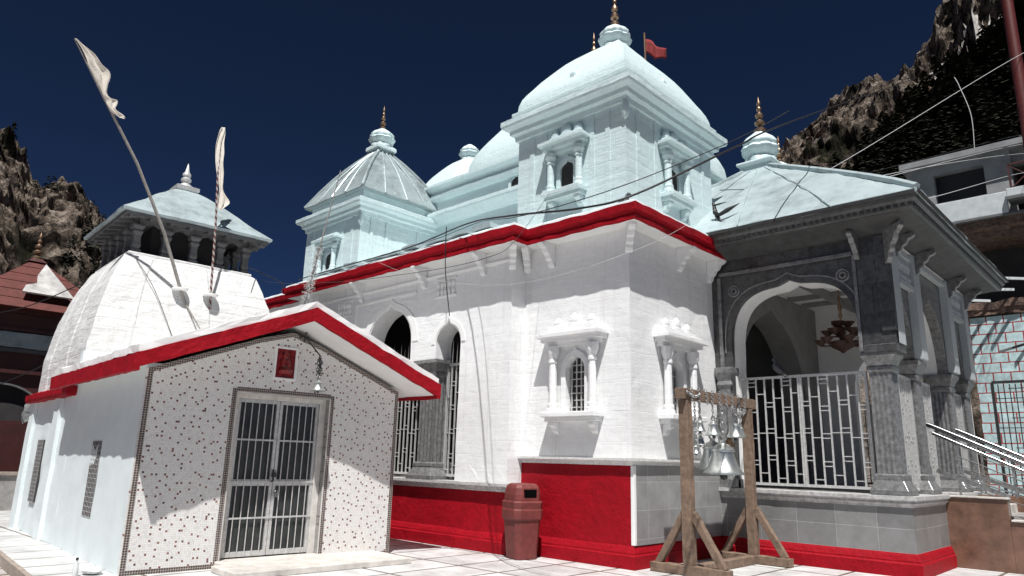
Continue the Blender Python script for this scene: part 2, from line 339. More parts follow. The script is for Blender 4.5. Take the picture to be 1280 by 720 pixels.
# ------------------------------------------------------------------ ground
g = MB(); g.box(-900, 900, -900, 900, -.35, -.15); tag(g.build('ground', plain('low_bounce_ground', (.07, .062, .055), .9, var=.4, scale=1)), kind='structure')  # dark ground added round the paving to cut bounced light
g = MB(); g.prism([(-9.6, -3), (-9.6, 2.62), (-17.2, 3.27), (-21.6, 3.9), (-21.6, -3)], 'z', -.16, -.146); tag(g.build('lower_pavement', FLOOR2), kind='structure')
g = MB(); g.prism([(-9.6, -5), (3.5, -5), (3.5, 24), (-21.6, 24), (-21.6, 3.9), (-20, 3.9), (-17.2, 3.27), (-9.6, 2.62)], 'z', -.149, 0)
tag(g.build('courtyard_floor', FLOOR, bevel=.012), kind='structure')
g = MB(); g.prism([(-9.6, 2.61), (-17.2, 3.26), (-20, 3.89), (-20, 3.96), (-17.2, 3.33), (-9.6, 2.68)], 'z', -.15, .004)
tag(g.build('kerb', KERBM, bevel=.01, rough=(.006, .4, .5)), kind='structure')

# ------------------------------------------------------------------ generic decorative pieces
def arch_pts(cx, hw, zs, rise, tip=.0, n=18, p=2):
    # right spring -> apex -> left spring; a round arch with an ogee tip
    out = []
    for i in range(n + 1):
        t = PI * i / n; x = math.cos(t); z = max(0, 1 - abs(x) ** p) ** (1 / p)
        k = max(0, 1 - abs(x) / .2); out.append((cx + hw * x, zs + (rise - tip) * z + tip * k ** 1.3))
    return out
def lotus(name, mat, parent, c, r, h):
    m = MB()
    m.lathe(c, [(r * .52, 0), (r * .74, h * .03), (r * .74, h * .12), (r * .56, h * .2), (r * .84, h * .34), (r * .9, h * .44), (r * .78, h * .52)], 48, 8, .12)
    m.lathe((c[0], c[1], c[2] + h * .5), [(r * .62, 0), (r * .8, h * .07), (r * .82, h * .16), (r * .66, h * .28), (r * .4, h * .4), (r * .2, h * .5)], 48, 8, .1)
    return m.build(name, mat, parent, smooth=50)
def finial(name, mat, parent, c, h, r):
    m = MB()
    pr = [(.35, 0), (.9, .02), (.95, .1), (.4, .16), (.3, .2), (.8, .24), (.85, .3), (.35, .36), (.25, .4), (.62, .44), (.65, .5), (.28, .56), (.2, .59), (.42, .63), (.42, .68), (.16, .73), (.3, .77), (.34, .82), (.14, .9), (.02, 1)]
    m.lathe(c, [(a * r, b * h) for a, b in pr], 16); return m.build(name, mat, parent, smooth=40)
def bracket(mb, p, d, size=.42, w_=.13):
    # S-curved corbel at wall point p (soffit height), reaching along the unit plan direction d
    d = Vector((d[0], d[1])); q = Vector((-d.y, d.x)); s = size
    prof = [(0, 0), (1, 0), (1, -.14), (.9, -.24), (.72, -.3), (.66, -.42), (.6, -.52), (.45, -.6), (.38, -.78), (.26, -.86), (.22, -1.02), (.12, -1.16), (0, -1.2)]
    a = []; b = []
    for o, z in prof:
        pt = Vector((p[0], p[1])) + d * o * s
        a.append((pt.x + q.x * w_ / 2, pt.y + q.y * w_ / 2, p[2] + z * s)); b.append((pt.x - q.x * w_ / 2, pt.y - q.y * w_ / 2, p[2] + z * s))
    n = len(prof)
    mb.add(a + b, [list(range(n)), list(range(n, 2 * n))[::-1]] + [(i, (i + 1) % n, (i + 1) % n + n, i + n) for i in range(n)])
def niche_window(parent, T, name, mat, z0, hw, colh, hoodw, wall_pane=True, fin=True, opw=.2, oph=.98, grille=True, spread=.42):
    # T maps (along, outward, z)
    fr = MB(T)
    # arched trim ring round the opening, and back panel
    outer = arch_pts(0, opw + .1, z0 + oph * .72, oph * .28 + .12, .06); inner = arch_pts(0, opw, z0 + oph * .72, oph * .28, .05)
    ring = [(opw + .1, z0)] + outer + [(-opw - .1, z0)] + [(-opw, z0)] + inner[::-1] + [(opw, z0)]
    fr.prism(ring, 'y', -.02, .05)
    o = fr.build(name, mat, parent, bevel=.01)
    hd = MB(T)
    for a, b, dz0, dz1 in ((hoodw - .1, .12, 0, .07), (hoodw - .04, .2, .07, .14), (hoodw, .3, .14, .2), (hoodw - .08, .2, .2, .27), (hoodw - .16, .13, .27, .33)):
        hd.box(-a, a, -.02, b, z0 + colh + dz0, z0 + colh + dz1)
    if fin:
        for u, s in ((-.36, .85), (0, 1.1), (.36, .85)):
            u *= hoodw / .68; zt_ = z0 + colh + .32
            hd.sq((u, .05), [(.13 * s, .05, zt_), (.13 * s, .05, zt_ + .05 * s), (.105 * s, .045, zt_ + .06 * s), (.11 * s, .05, zt_ + .1 * s), (.09 * s, .045, zt_ + .15 * s), (.05 * s, .03, zt_ + .19 * s), (.015, .012, zt_ + .22 * s)], 12, 3)
    hd.build('hood', mat, o, bevel=.012, rough=(.006, .3, .5))
    sl_ = MB(T)
    sl_.box(-hoodw * .84, hoodw * .84, -.02, .27, z0 - .09, z0 - .002); sl_.box(-hoodw * .78, hoodw * .78, -.02, .2, z0 - .16, z0 - .09)
    for u in (-hoodw * .6, hoodw * .6): sl_.prism([(.0, z0 - .16), (.17, z0 - .16), (.16, z0 - .22), (.09, z0 - .26), (.07, z0 - .32), (0, z0 - .36)], 'x', u - .06, u + .06)
    sl_.build('sill', mat, o, bevel=.012, rough=(.005, .3, .5))
    for u in (-spread, spread):
        cm = MB(T); n = 10
        rs = []
        for r, z in ((.105, 0), (.105, .05), (.085, .07), (.09, .1), (.09, .13), (.07, .15), (.066, colh * .5), (.064, colh * .74), (.08, colh * .75), (.08, colh * .79), (.066, colh * .8), (.09, colh * .86), (.11, colh * .9), (.11, colh)):
            rs.append([(u + r * math.cos(t), .11 + r * math.sin(t), z0 + z) for t in [2 * PI * (i + .5) / n for i in range(n)]])
        cm.rings(rs); cm.build('colonnette', mat, o, smooth=25)
    pn = MB(T); pn.prism([(opw, z0)] + inner + [(-opw, z0)], 'y', -.16 if grille else -.05, -.13 if grille else .006); pn.build('opening_shade', DARK, o)  # flat dark sheet stands in for the shade inside the opening
    if grille:
        gm = MB(T)
        for k in range(4):
            u = -opw + (k + .5) * opw / 2
            gm.box(u - .009, u + .009, -.09, -.07, z0, z0 + oph * (.93 if 0 < k < 3 else .8))
        for k in range(7): 
            z = z0 + .08 + k * oph * .12; a = -opw + (k % 2) * opw * .5
            gm.box(a, a + opw * 1.4, -.088, -.072, z, z + .014)
        gm.build('grille', STEEL, o)
    return o
def hole_wall(mb, ax, a, b, u0, u1, z0, z1, holes):
    # wall slab u0..u1 x z0..z1 with arched windows that stand on a sill: (centre, halfwidth, sill z, height)
    zs = sorted(set(h[2] for h in holes))
    zc = zs[0]
    mb.prism([(u0, z0), (u1, z0), (u1, zc), (u0, zc)], ax, a, b)
    pl = [(u1, z1), (u0, z1), (u0, zc)]
    for c, hw, s, h in sorted(holes): pl += [(c - hw, s)] + arch_pts(c, hw, s + h * .72, h * .28, .05)[::-1] + [(c + hw, s)]
    pl += [(u1, zc)]
    mb.prism(pl, ax, a, b)
def make_grille(T, u0, u1, z0, z1, mat, name, parent, step=.135, leaves=2, spear=0, pat=.46):
    m = MB(T); fw = .045
    m.box(u0, u0 + fw, -.025, .025, z0, z1); m.box(u1 - fw, u1, -.025, .025, z0, z1); m.box(u0, u1, -.02, .02, z1 - fw, z1); m.box(u0, u1, -.02, .02, z0, z0 + fw)
    if leaves == 2:
        c = (u0 + u1) / 2; m.box(c - .035, c - .003, -.03, .03, z0, z1); m.box(c + .003, c + .035, -.03, .03, z0, z1)
    n = max(2, int(round((u1 - u0) / step)))
    for i in range(1, n):
        u = u0 + (u1 - u0) * i / n; m.box(u - .013, u + .013, -.012, .012, z0, z1 - .01)
    for i in range(n):
        a = u0 + (u1 - u0) * i / n; b = u0 + (u1 - u0) * (i + 1) / n
        ph = (.12, .34, .2, .43)[i % 4]; z = z0 + ph; k = 0
        while z < z1 - .12:
            m.box(a, b, -.009, .009, z, z + .016)
            if i % 2: m.box(a, b, -.009, .009, z + .075, z + .091)
            z += pat if i % 2 else pat * 1.5
    if spear:
        for i in range(1, n):
            u = u0 + (u1 - u0) * i / n; m.add([(u - .011, -.011, z1), (u + .011, -.011, z1), (u + .011, .011, z1), (u - .011, .011, z1), (u, 0, z1 + spear * (1 if i % 2 else .8))], [(0, 1, 4), (1, 2, 4), (2, 3, 4), (3, 0, 4)])
    return m.build(name, mat, parent)
def pillar(parent, c, z0, z1, h, mat, name='pillar'):
    H_ = z1 - z0; m = MB()
    m.sq(c, [(h * 1.42, h * 1.42, z0), (h * 1.42, h * 1.42, z0 + .07), (h * 1.36, h * 1.36, z0 + .09), (h * 1.04, h * 1.04, z0 + .22), (h * 1.08, h * 1.08, z0 + .24), (h * 1.08, h * 1.08, z0 + .3), (h * .95, h * .95, z0 + .32)])
    o = m.build('base', mat, None, bevel=.01)
    s = MB(); k = []
    # fluted square shaft
    prof = []
    for sx in range(4):
        for j in range(9):
            t = -1 + 2 * j / 9; dpt = .07 if j % 2 else 0
            p = (t, -1 + dpt) if 0 < j else (t, -1)
            for _ in range(sx): p = (-p[1], p[0])
            prof.append(p)
    rs = [[(c[0] + a * h * .86, c[1] + b * h * .86, z) for a, b in prof] for z in (z0 + .32, z0 + H_ * .55, z1 - .32)]
    s.rings(rs)
    sh = s.build(name, mat, parent, bevel=.004)
    o.parent = sh; o.data.transform(wm(sh).inverted())
    m = MB(); m.sq(c, [(h * .9, h * .9, z1 - .34), (h * 1.0, h * 1.0, z1 - .31), (h * 1.0, h * 1.0, z1 - .25), (h * .92, h * .92, z1 - .23), (h * 1.12, h * 1.12, z1 - .14), (h * 1.3, h * 1.3, z1 - .08), (h * 1.34, h * 1.34, z1 - .07), (h * 1.34, h * 1.34, z1)])
    m.build('capital', mat, sh, bevel=.008)
    return sh

# ------------------------------------------------------------------ TEMPLE
TE = thing('temple', 'large white temple with red plinth and cornice, pale blue domed towers and grey pillared porch', 'temple', (-9.5, 13, 0))
XL, YF = -15.82, 9.05            # front of the middle block
XR = -6.33; YB = 9.42; XC = -8.62; YP = 12.2
OUT = [(-18.25, 13.4), (-18.25, YB), (XL, YB), (XL, YF), (XC, YF), (XC, YB), (XR, YB), (XR, YP + .1)]
m = MB(); m.sweep(OUT, [(-.2, 0), (.07, 0), (.07, .19), (.055, .21), (.055, .235), (.03, .3), (.012, .335), (-.2, .335)]); m.build('base_moulding', RED, TE, bevel=.006, rough=(.006, .35, .5))
m = MB(); m.sweep([OUT[0], OUT[1], OUT[2], OUT[3], OUT[4], (XC, YB + .05)], [(-.3, .33), (0.015, .33), (0.015, 1.0), (-.3, 1.0)])
m.sweep([(XC - .3, YB), (XR, YB), (XR, YB + .004)], [(-.3, .335), (.015, .335), (.015, 1.5), (-.3, 1.5)]); m.build('plinth', RED, TE, rough=(.008, .5, .4))
m = MB(); m.box(XR - .3, XR + .035, YB + .03, YP + .1, .336, 1.5); m.build('tiled_plinth', GTILE, TE)
m = MB(); m.box(XR - .02, XR + .041, YB - .02, YB + .05, .34, 1.5); m.build('plinth_corner_strip', WPLAIN, TE, bevel=.008, rough=(.006, .2, .3))
m = MB()
def cap(m, path, z, h=.14, o=.09): m.sweep(path, [(-.3, z), (.02, z), (.03, z + .03), (o * .7, z + .055), (o * .75, z + h * .6), (o, z + h * .66), (o, z + h), (-.3, z + h)])
cap(m, [OUT[0], OUT[1], OUT[2], OUT[3], OUT[4], (XC, YB + .2)], 1.0, .14, .13)
m.build('plinth_cap', CAPS, TE, rough=(.004, .3, .4))
m = MB(); cap(m, [(XC - .3, YB), (XR, YB), (XR, YP + .1)], 1.5, .11, .11)
m.build('plinth_cap', plain('pale_carved_stone', (.6, .6, .59), .55, var=.25, scale=16, bump=.6, bscale=45), TE, rough=(.004, .3, .4))
# middle block walls
m = MB(); pl = [(XL, 1.14), (-14.47, 1.14), (-14.47, 3.72)] + arch_pts(-14.11, .36, 3.72, .46, .1)[::-1] + [(-13.75, 3.42), (-12.96, 3.42)]
pl += arch_pts(-12.2, .76, 3.85, .83, .08)[::-1] + [(-11.44, 3.42), (-10.66, 3.42)] + arch_pts(-10.3, .36, 3.72, .46, .1)[::-1] + [(-9.94, 1.14), (XC, 1.14), (XC, 5.36), (XL, 5.36)]
m.prism(pl, 'y', YF, YF + .42)
m.box(XC - .4, XC, YF + .42, YB + .4, 1.14, 5.36); m.box(XL, XL + .4, YF + .42, YB + .4, 1.14, 5.36)
m.build('wall', WHITE, TE, rough=(.012, .5, .35))
m = MB()
m.box(-13.0 - .55, -11.44 + .1, YF - .03, YF + .01, 4.86, 4.92); m.box(-13.55, -13.47, YF - .03, YF + .01, 3.4, 4.86)
rg = arch_pts(-12.2, .98, 3.85, 1.02, .12); ri = arch_pts(-12.2, .8, 3.85, .86, .09); m.prism(rg + ri[::-1], 'y', YF - .016, YF + .01)
rg = arch_pts(-10.3, .5, 3.72, .62, .14); ri = arch_pts(-10.3, .39, 3.72, .49, .11); m.prism(rg + ri[::-1], 'y', YF - .014, YF + .01)
for cx in (-10.42, -13.98):
    m.box(cx - .3, cx + .3, YF - .03, YF + .01, 5.0, 5.04); m.box(cx - .3, cx + .3, YF - .03, YF + .01, 4.66, 4.7)
    for k in range(5): m.lathe((cx - .22 + k * .11, YF - .01, 4.7), [(.03, 0), (.045, .08), (.025, .15), (.045, .22), (.03, .3)], 8)
m.sweep([(-15.6, YF), (-8.64, YF)], [(0, 5.08), (.03, 5.08), (.05, 5.13), (.0, 5.13)])
m.build('wall_trim', WPLAIN, TE, bevel=.006)
for cx in (-10.85, -13.55):
    pillar(TE, (cx, YF + .24), 1.14, 3.42, .26, PILL, 'column')
pillar(TE, (-9.86, YF + .5), 1.14, 3.3, .16, PILL, 'column')
Tf = lambda c, y: (lambda u, v, z: (c + u, y - v, z))
make_grille(Tf(0, YF + .3), -10.6, -9.96, 1.2, 3.36, STEEL, 'window_grille', TE, .13, 1, .55)
make_grille(Tf(0, YF + .3), -13.28, -11.12, 1.2, 3.36, STEEL, 'window_grille', TE, .13, 2, .55)
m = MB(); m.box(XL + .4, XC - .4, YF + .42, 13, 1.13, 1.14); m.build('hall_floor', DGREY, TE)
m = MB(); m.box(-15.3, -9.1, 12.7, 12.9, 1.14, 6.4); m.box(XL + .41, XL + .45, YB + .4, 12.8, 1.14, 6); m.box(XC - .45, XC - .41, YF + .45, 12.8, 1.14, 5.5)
m.box(XL + .45, XC - .45, YF + .43, 12.7, 5.0, 5.05); m.build('hall_shade_lining', DARK, TE)  # lining coloured near-black to keep the hall in shade
# right bay
m = MB(); hole_wall(m, 'y', YB, YB + .4, XC - .3, XR, 1.61, 5.36, [(-7.42, .2, 2.34, .98)])
hole_wall(m, 'x', XR - .4, XR - .0005, YB + .4, YP + .12, 1.61, 5.36, [(10.78, .2, 2.34, .98)])
m.build('wall', WHITE, TE, rough=(.011, .5, .35))
m = MB(); m.box(-18.25, XL + .1, YB, 13.4, 1.14, 5.36); m.build('wall', WHITE, TE)
niche_window(TE, Tf(-7.42, YB), 'window', WHITE, 2.34, .2, 1.12, .68)
Tr = lambda x, c: (lambda u, v, z: (x + v, c + u, z))
niche_window(TE, Tr(XR, 10.78), 'window', WHITE, 2.34, .2, 1.12, .68)
# soffit, red cornice, roof edge
m = MB(); m.sweep(OUT, [(-.3, 5.345), (.32, 5.345), (.32, 5.44), (-.3, 5.45)]); m.build('soffit', WPLAIN, TE)
m = MB(); m.sweep(OUT, [(.33, 5.325), (.37, 5.325), (.375, 5.40), (.35, 5.425), (.36, 5.45), (.41, 5.47), (.42, 5.60), (.33, 5.6)])
m.build('cornice', RED, TE, bevel=.008, rough=(.018, .3, .22))
m = MB(); m.sweep(OUT, [(-.3, 5.605), (.37, 5.612), (.36, 5.66), (.2, 5.74), (-.3, 5.8)]); m.build('roof_edge', PALEW, TE, rough=(.012, .35, .22))
m = MB(); m.prism([(YF + .25, 5.62), (YF + .25, 5.78), (10.2, 6.15), (11.6, 6.55), (13.1, 7.0), (13.1, 5.62)], 'x', XL + .15, XC - .1)
m.prism([(YB + .1, 5.62), (YB + .1, 5.76), (YB + 1, 5.9), (13, 5.95), (13, 5.62)], 'x', -18.1, XL + .15)
m.box(XC - .1, XR - .06, YB + .08, YP + .4, 5.62, 5.78)
m.build('roof', PALEW, TE, rough=(.03, .5, .3))
m = MB()
for k in range(9):
    x = -15.3 + k * .72; m.box(x, x + .68 - .1 * (k % 3), YF - .2, YF + .55, 5.79 + .02 * (k % 2), 5.82 + .03 * (k % 3))
m.build('roof_boards', TIN, TE, rough=(.03, .3, .25))
br = [((-7.42 - .55, YB), (0, -1)), ((XR - .02, YB + .02), (.7071, -.7071)), ((XC + .05, YB - .0), (.5, -.866)), ((XC, YF), (.7071, -.7071)), ((XR, 10.75 + .25), (1, 0)), ((XR, 12.1), (1, 0)),
      ((-9.35, YF), (0, -1)), ((-11.1, YF), (0, -1)), ((-13.3, YF), (0, -1)), ((-15.2, YF), (0, -1))]
for p, d in br:
    m = MB(); bracket(m, (p[0], p[1], 5.345), d, .36, .13); m.build('bracket', WHITE, TE, bevel=.012)

# ---- towers
DP = [(1, 0), (1, .11), (.985, .2), (.95, .275), (.9, .345), (.84, .415), (.77, .5), (.7, .575), (.62, .655), (.52, .745), (.42, .825), (.32, .895), (.24, .94), (.14, .976), (.04, .99)]
def dome_prof(hx, hy, z0, z1): return [(hx * k, hy * k, z0 + (z1 - z0) * t_) for k, t_ in DP]
def tower(parent, x0, x1, y0, y1, zb, zc, kind, ztop, r=.36, lh=.62, fh=.75):
    cx, cy = (x0 + x1) / 2, (y0 + y1) / 2; hx, hy = (x1 - x0) / 2, (y1 - y0) / 2
    m = MB(); m.box(x0, x1, y0, y1, zb, zc + .2)
    # shallow corner and centre pilasters
    for a in (x0 + .32, cx - .62, cx + .5, x1 - .42): m.box(a, a + .1, y0 - .018, y0, zb, zc)
    for a in (y0 + .32, cy - .62, cy + .5, y1 - .42): m.box(x1, x1 + .018, a, a + .1, zb, zc)
    t = m.build('tower', BLUE, parent, rough=(.01, .5, .4))
    P = [(x0, y0), (x1, y0), (x1, y1), (x0, y1)]
    m = MB(); m.sweep(P, [(-.2, zc), (.05, zc), (.06, zc + .1), (.13, zc + .13), (.14, zc + .21), (.25, zc + .26), (.27, zc + .3), (.27, zc + .4), (.2, zc + .44), (-.2, zc + .45)], True)
    m.build('tower_cornice', BLUE, t, rough=(.014, .4, .3))
    m = MB(); m.lathe((x1 + .02, y0 - .02, zc - .32), [(.02, 0), (.06, .06), (.075, .16), (.06, .28), (.05, .34)], 10); m.build('pendant', BLUE, t, smooth=40)
    if kind == 'dome':
        zn = zc + .44; m = MB()
        pr = dome_prof(hx + .04, hy + .04, zn - .04, ztop + .06)
        m.sq((cx, cy), [(hx + .1, hy + .1, zn + .05), (hx + .115, hy + .115, zn + .1), (hx + .115, hy + .115, zn + .16), (hx + .02, hy + .02, zn + .18)])
        m.sq((cx, cy), pr)
        m.build('dome', BLUE, t, smooth=35, rough=(.02, .5, .35))
        for dx, dy, s in ((0, -1, 1), (1, 0, 1)):
            m = MB(); px, py = cx + dx * (hx - .2), cy + dy * (hy - .2)
            m.sq((px + dx * .05, py + dy * .05), [(.06, .06, zn + .5), (.06, .06, zn + .66), (.03, .03, zn + .74)]); m.build('dome_knob', BLUE, t, bevel=.02)
    else:
        zn = zc + .45; m = MB(); m.box(x0 + .06, x1 - .06, y0 + .06, y1 - .06, zn - .05, zn + .34); m.build('attic_band', BLUE, t, rough=(.01, .4, .4))
        m = MB(); e = .1; pr = [(hx + e, hy + e, zn + .3), (hx + e + .01, hy + e + .01, zn + .33)]
        for i in range(1, 9):
            t_ = i / 8; k = (1 - t_) ** .9 + .06 * math.sin(PI * t_); pr.append((max(.24, (hx + e) * k), max(.24, (hy + e) * k), zn + .33 + (ztop - zn - .33) * t_))
        m.sq((cx, cy), pr); m.build('tin_roof', TIN2, t, rough=(.03, .4, .3))
        m = MB()
        for sx, sy in ((0, -1), (1, 0)):
            for q in (-.5, 0, .45):
                pts = []
                for (a, b, z) in pr[1:-1]:
                    L_ = q * (a if sx == 0 else b) * min(1, 1)
                    pts.append((cx + (L_ if sx == 0 else a + .01), cy + (L_ if sx else -b - .01), z + .015))
                m.tube(pts, .03, 6)
        for sx, sy in ((1, -1), (-1, -1), (1, 1)): m.tube([(cx + sx * a, cy + sy * b, z + .02) for a, b, z in pr[1:]], .045, 6)
        m.build('roof_seam', TIN2, t, smooth=50)
        m = MB(); m.sq((cx, cy), [(.34, .34, ztop - .14), (.34, .34, ztop - .02), (.26, .26, ztop + .04), (.26, .26, ztop + .1)]); m.build('roof_neck', BLUEP, t, bevel=.02)
    lotus('lotus', BLUEP, t, (cx, cy, ztop - .02), r, lh)
    finial('finial', BRASS, t, (cx, cy, ztop + lh * .9), fh, .11)
    return t
tower(TE, -8.95, -6.42, 9.5, 12.55, 5.6, 7.7, 'dome', 9.94, .36, .62, .95)
niche_window(TE, Tf(-7.69, 9.5), 'tower_window', BLUE, 6.34, .15, .78, .52, True, True, .15, .62, False, .33)
niche_window(TE, Tr(-6.42, 11.03), 'tower_window', BLUE, 6.34, .15, .78, .52, True, True, .15, .62, False, .33)
tower(TE, -18.4, -15.65, 10.4, 13.3, 5.6, 7.95, 'tin', 10.8, .42, .66, .85)
niche_window(TE, Tf(-17.05, 10.4), 'tower_window', BLUE, 6.5, .15, .78, .58, True, False, .15, .62, False, .36)
tower(TE, -9.0, -6.5, 18.2, 20.8, 5.6, 7.2, 'tin', 9.7, .36, .62, .9)
# ---- great hall body behind, with its large dome
m = MB(); m.box(-17.7, -8.9, 13.0, 19.8, 0, 9.2); body = m.build('tower', BLUE, TE, rough=(.012, .6, .5))
P = [(-17.7, 13.0), (-8.9, 13.0), (-8.9, 19.8), (-17.7, 19.8)]
m = MB(); m.sweep(P, [(-.2, 8.22), (.1, 8.22), (.3, 8.42), (.32, 8.46), (.32, 8.56), (.05, 8.62), (-.2, 8.62)], True)
m.sweep(P, [(-.2, 9.0), (.08, 9.0), (.14, 9.08), (.16, 9.16), (.05, 9.2), (.04, 9.3), (.18, 9.36), (.24, 9.42), (.24, 9.5), (.05, 9.55), (-.2, 9.55)], True)
m.build('tower_cornice', BLUE, body, rough=(.016, .5, .4))
m = MB(); pr = dome_prof(3.0, 3.0, 9.45, 13.3)
m.sq((-12.1, 16.4), pr, 60, 12); m.build('dome', BLUE, body, smooth=35, rough=(.03, .8, .5))
m = MB(); m.sq((-16.2, 14.8), dome_prof(1.4, 1.4, 9.4, 11.2), 30, 6); m.build('corner_dome', BLUE, body, smooth=35, rough=(.015, .5, .4))
lotus('lotus', BLUEP, body, (-16.2, 14.8, 11.1), .36, .62)
lotus('lotus', BLUEP, body, (-12.1, 16.4, 13.15), .42, .6); finial('finial', BRASS, body, (-12.1, 16.2, 13.68), 1.2, .14)
m = MB(Tf(-12.3, 13.0)); a_ = arch_pts(0, .17, 8.82, .17, .04); m.prism([(.17, 8.62)] + a_ + [(-.17, 8.62)], 'y', -.05, .03); m.build('arched_opening', DARK, body)
m = MB(Tf(-12.3, 13.0)); b_ = arch_pts(0, .26, 8.84, .24, .05); m.prism([(.26, 8.62)] + b_ + [(-.26, 8.62), (-.18, 8.62)] + a_[::-1] + [(.18, 8.62)], 'y', -.05, .06); m.build('opening_trim', BLUE, body)
# ---- porch
XP = -3.22; YE = 17.95
PO = [(XR - .1, YP), (XP, YP), (XP, YE)]
m = MB(); m.sweep(PO, [(-.3, 0), (.09, 0), (.09, .19), (.07, .21), (.07, .235), (.045, .3), (.025, .335), (-.3, .335)]); m.build('base_moulding', RED, TE, bevel=.006, rough=(.005, .35, .5))
m = MB(); m.sweep(PO, [(-.3, .336), (.02, .336), (.02, .99), (-.3, .99)]); m.build('tiled_plinth', GTILE2, TE)
m = MB(); m.sweep(PO, [(-.3, .99), (.025, .99), (.03, 1.02), (.07, 1.05), (.06, 1.08), (.1, 1.1), (.1, 1.155), (-.3, 1.16)]); m.build('plinth_cap', CAPS, TE, rough=(.004, .3, .4))
m = MB(); m.box(-8.85, XP - .02, YP + .02, YE, 1.0, 1.157); m.build('porch_floor', GMARB, TE)
# front arch wall, dark stone outside with a white reveal
m = MB(); AC, AH, AZ, AR = -4.865, 1.115, 3.56, 1.27
pl = [(-6.4, 1.16), (AC - AH, 1.16), (AC - AH, 3.3)] + arch_pts(AC, AH, AZ, AR - .04, .085, 36, 3)[::-1] + [(AC + AH, 3.36), (XP + .02, 3.36), (XP + .02, 5.42), (-6.4, 5.42)]
m.prism(pl, 'y', YP + .03, YP + .13); m.build('arch_wall', GRAN, TE, bevel=.006)
m = MB(); pl2 = [(-6.4, 1.16), (AC - AH - .004, 1.16), (AC - AH - .004, 3.3)] + arch_pts(AC, AH - .008, AZ, AR - .048, .085, 36, 3)[::-1] + [(AC + AH, 3.36), (XP - .1, 3.36), (XP - .1, 5.3), (-6.4, 5.3)]
m.prism(pl2, 'y', YP + .132, YP + .58); m.build('arch_reveal', WPLAIN, TE)
m = MB(); rg = arch_pts(AC, AH + .13, AZ, AR + .1, .1, 36, 3); ri = arch_pts(AC, AH + .1, AZ, AR + .07, .097, 36, 3); m.prism(rg + ri[::-1], 'y', YP + .012, YP + .035)
m.box(-6.16, -3.74, YP - .02, YP + .03, 5.03, 5.09); m.box(-3.75, -3.695, YP - .015, YP + .03, 3.4, 5.03); m.box(-6.2, -6.13, YP - .015, YP + .03, 3.3, 5.0)
for u in (-5.88, -3.92):
    m.torus((u, YP + .02, 4.72), .1, .022, 'y', 14); m.torus((u, YP + .015, 4.72), .05, .025, 'y', 10)
m.build('arch_trim', PILL, TE, bevel=.004)
m = MB(); m.sweep([(-6.35, YP), (XP, YP), (XP, YE)], [(-.1, 3.36), (.015, 3.36), (.03, 3.4), (.03, 3.46), (.0, 3.5), (-.1, 3.5)])
# pilaster strip only at the corner pier
m = MB(); m.box(-3.69, XP + .03, YP, YP + .5, 3.37, 5.4); m.box(XP - .16, XP + .05, YP - .03, YP + .12, 3.7, 5.3); m.build('corner_pier', GRAN, TE, bevel=.012)
m = MB(); m.sq((-6.14, YP + .1), [(.16, .15, 1.16), (.16, .15, 1.3), (.11, .11, 1.4), (.11, .11, 2.9), (.15, .14, 2.98), (.13, .12, 3.05), (.17, .16, 3.2), (.17, .16, 3.3)]); m.build('pilaster', PILL, TE, bevel=.01)
SY = [12.5, 13.9, 16.25, 17.65]
for k, y in enumerate(SY): pillar(TE, (-3.52, y), 1.16, 3.4, .195, PILL)
# side arches (seen edge on): speckled pilasters coloured pale as if sunlit and thin arch walls
m = MB(); pl = [(YP + .5, 5.3), (YE, 5.3), (YE, 3.4), (17.4, 3.4)] + arch_pts(16.98, .42, 3.5, .9, .1) + [(16.55, 3.4), (16.05, 3.4)] + arch_pts(15.15, .9, 3.5, 1.25, .1) + [(14.25, 3.4), (13.75, 3.4)] + arch_pts(13.33, .38, 3.5, .9, .1) + [(12.95, 3.4), (YP + .5, 3.4)]
m.prism(pl, 'x', XP - .3, XP - .12); m.build('arch_wall', PILL, TE, bevel=.006)
m = MB(); m.prism(pl, 'x', XP - .62, XP - .302); m.build('arch_reveal', WPLAIN, TE)
for y in SY[1:]:
    m = MB(); m.box(XP - .12, XP + .02, y - .17, y + .17, 3.42, 5.3); m.build('pilaster', PILLE, TE, bevel=.008)
m = MB(); m.box(XP + .051, XP + .06, YP + .06, YP + .42, 3.5, 5.3); m.build('pilaster', PILLE, TE, bevel=.004)  # thin pale sheet paints sunlight on the corner pier's side
m = MB()
for a, b in ((12.9, 13.8), (16.5, 17.45)):
    m.box(XP - .1, XP + .0, a, b, 4.62, 4.7); m.box(XP - .1, XP, a, b, 5.16, 5.24); n_ = int((b - a) / .13)
    for k in range(n_): m.lathe((XP - .06, a + .08 + k * .13, 4.7), [(.03, 0), (.05, .1), (.025, .2), (.05, .32), (.03, .46)], 8)
m.box(XP - .1, XP + .01, 14.2, 16.1, 5.16, 5.24)
m.build('balustrade_panel', PILLE, TE)
make_grille(Tf(0, YP + .3), -6.0, -3.77, 1.22, 3.12, STEEL, 'gate', TE, .16, 2, 0)
make_grille(Tr(-3.46, 0), 12.97, 13.72, 1.2, 3.1, STEEL, 'gate', TE, .11, 1, 0)
make_grille(Tr(-3.46, 0), 14.3, 14.95, 1.2, 3.1, STEEL, 'gate', TE, .1, 1, 0, .3)
make_grille(Tr(-3.46, 0), 16.55, 17.4, 1.2, 3.1, STEEL, 'gate', TE, .12, 1, 0)
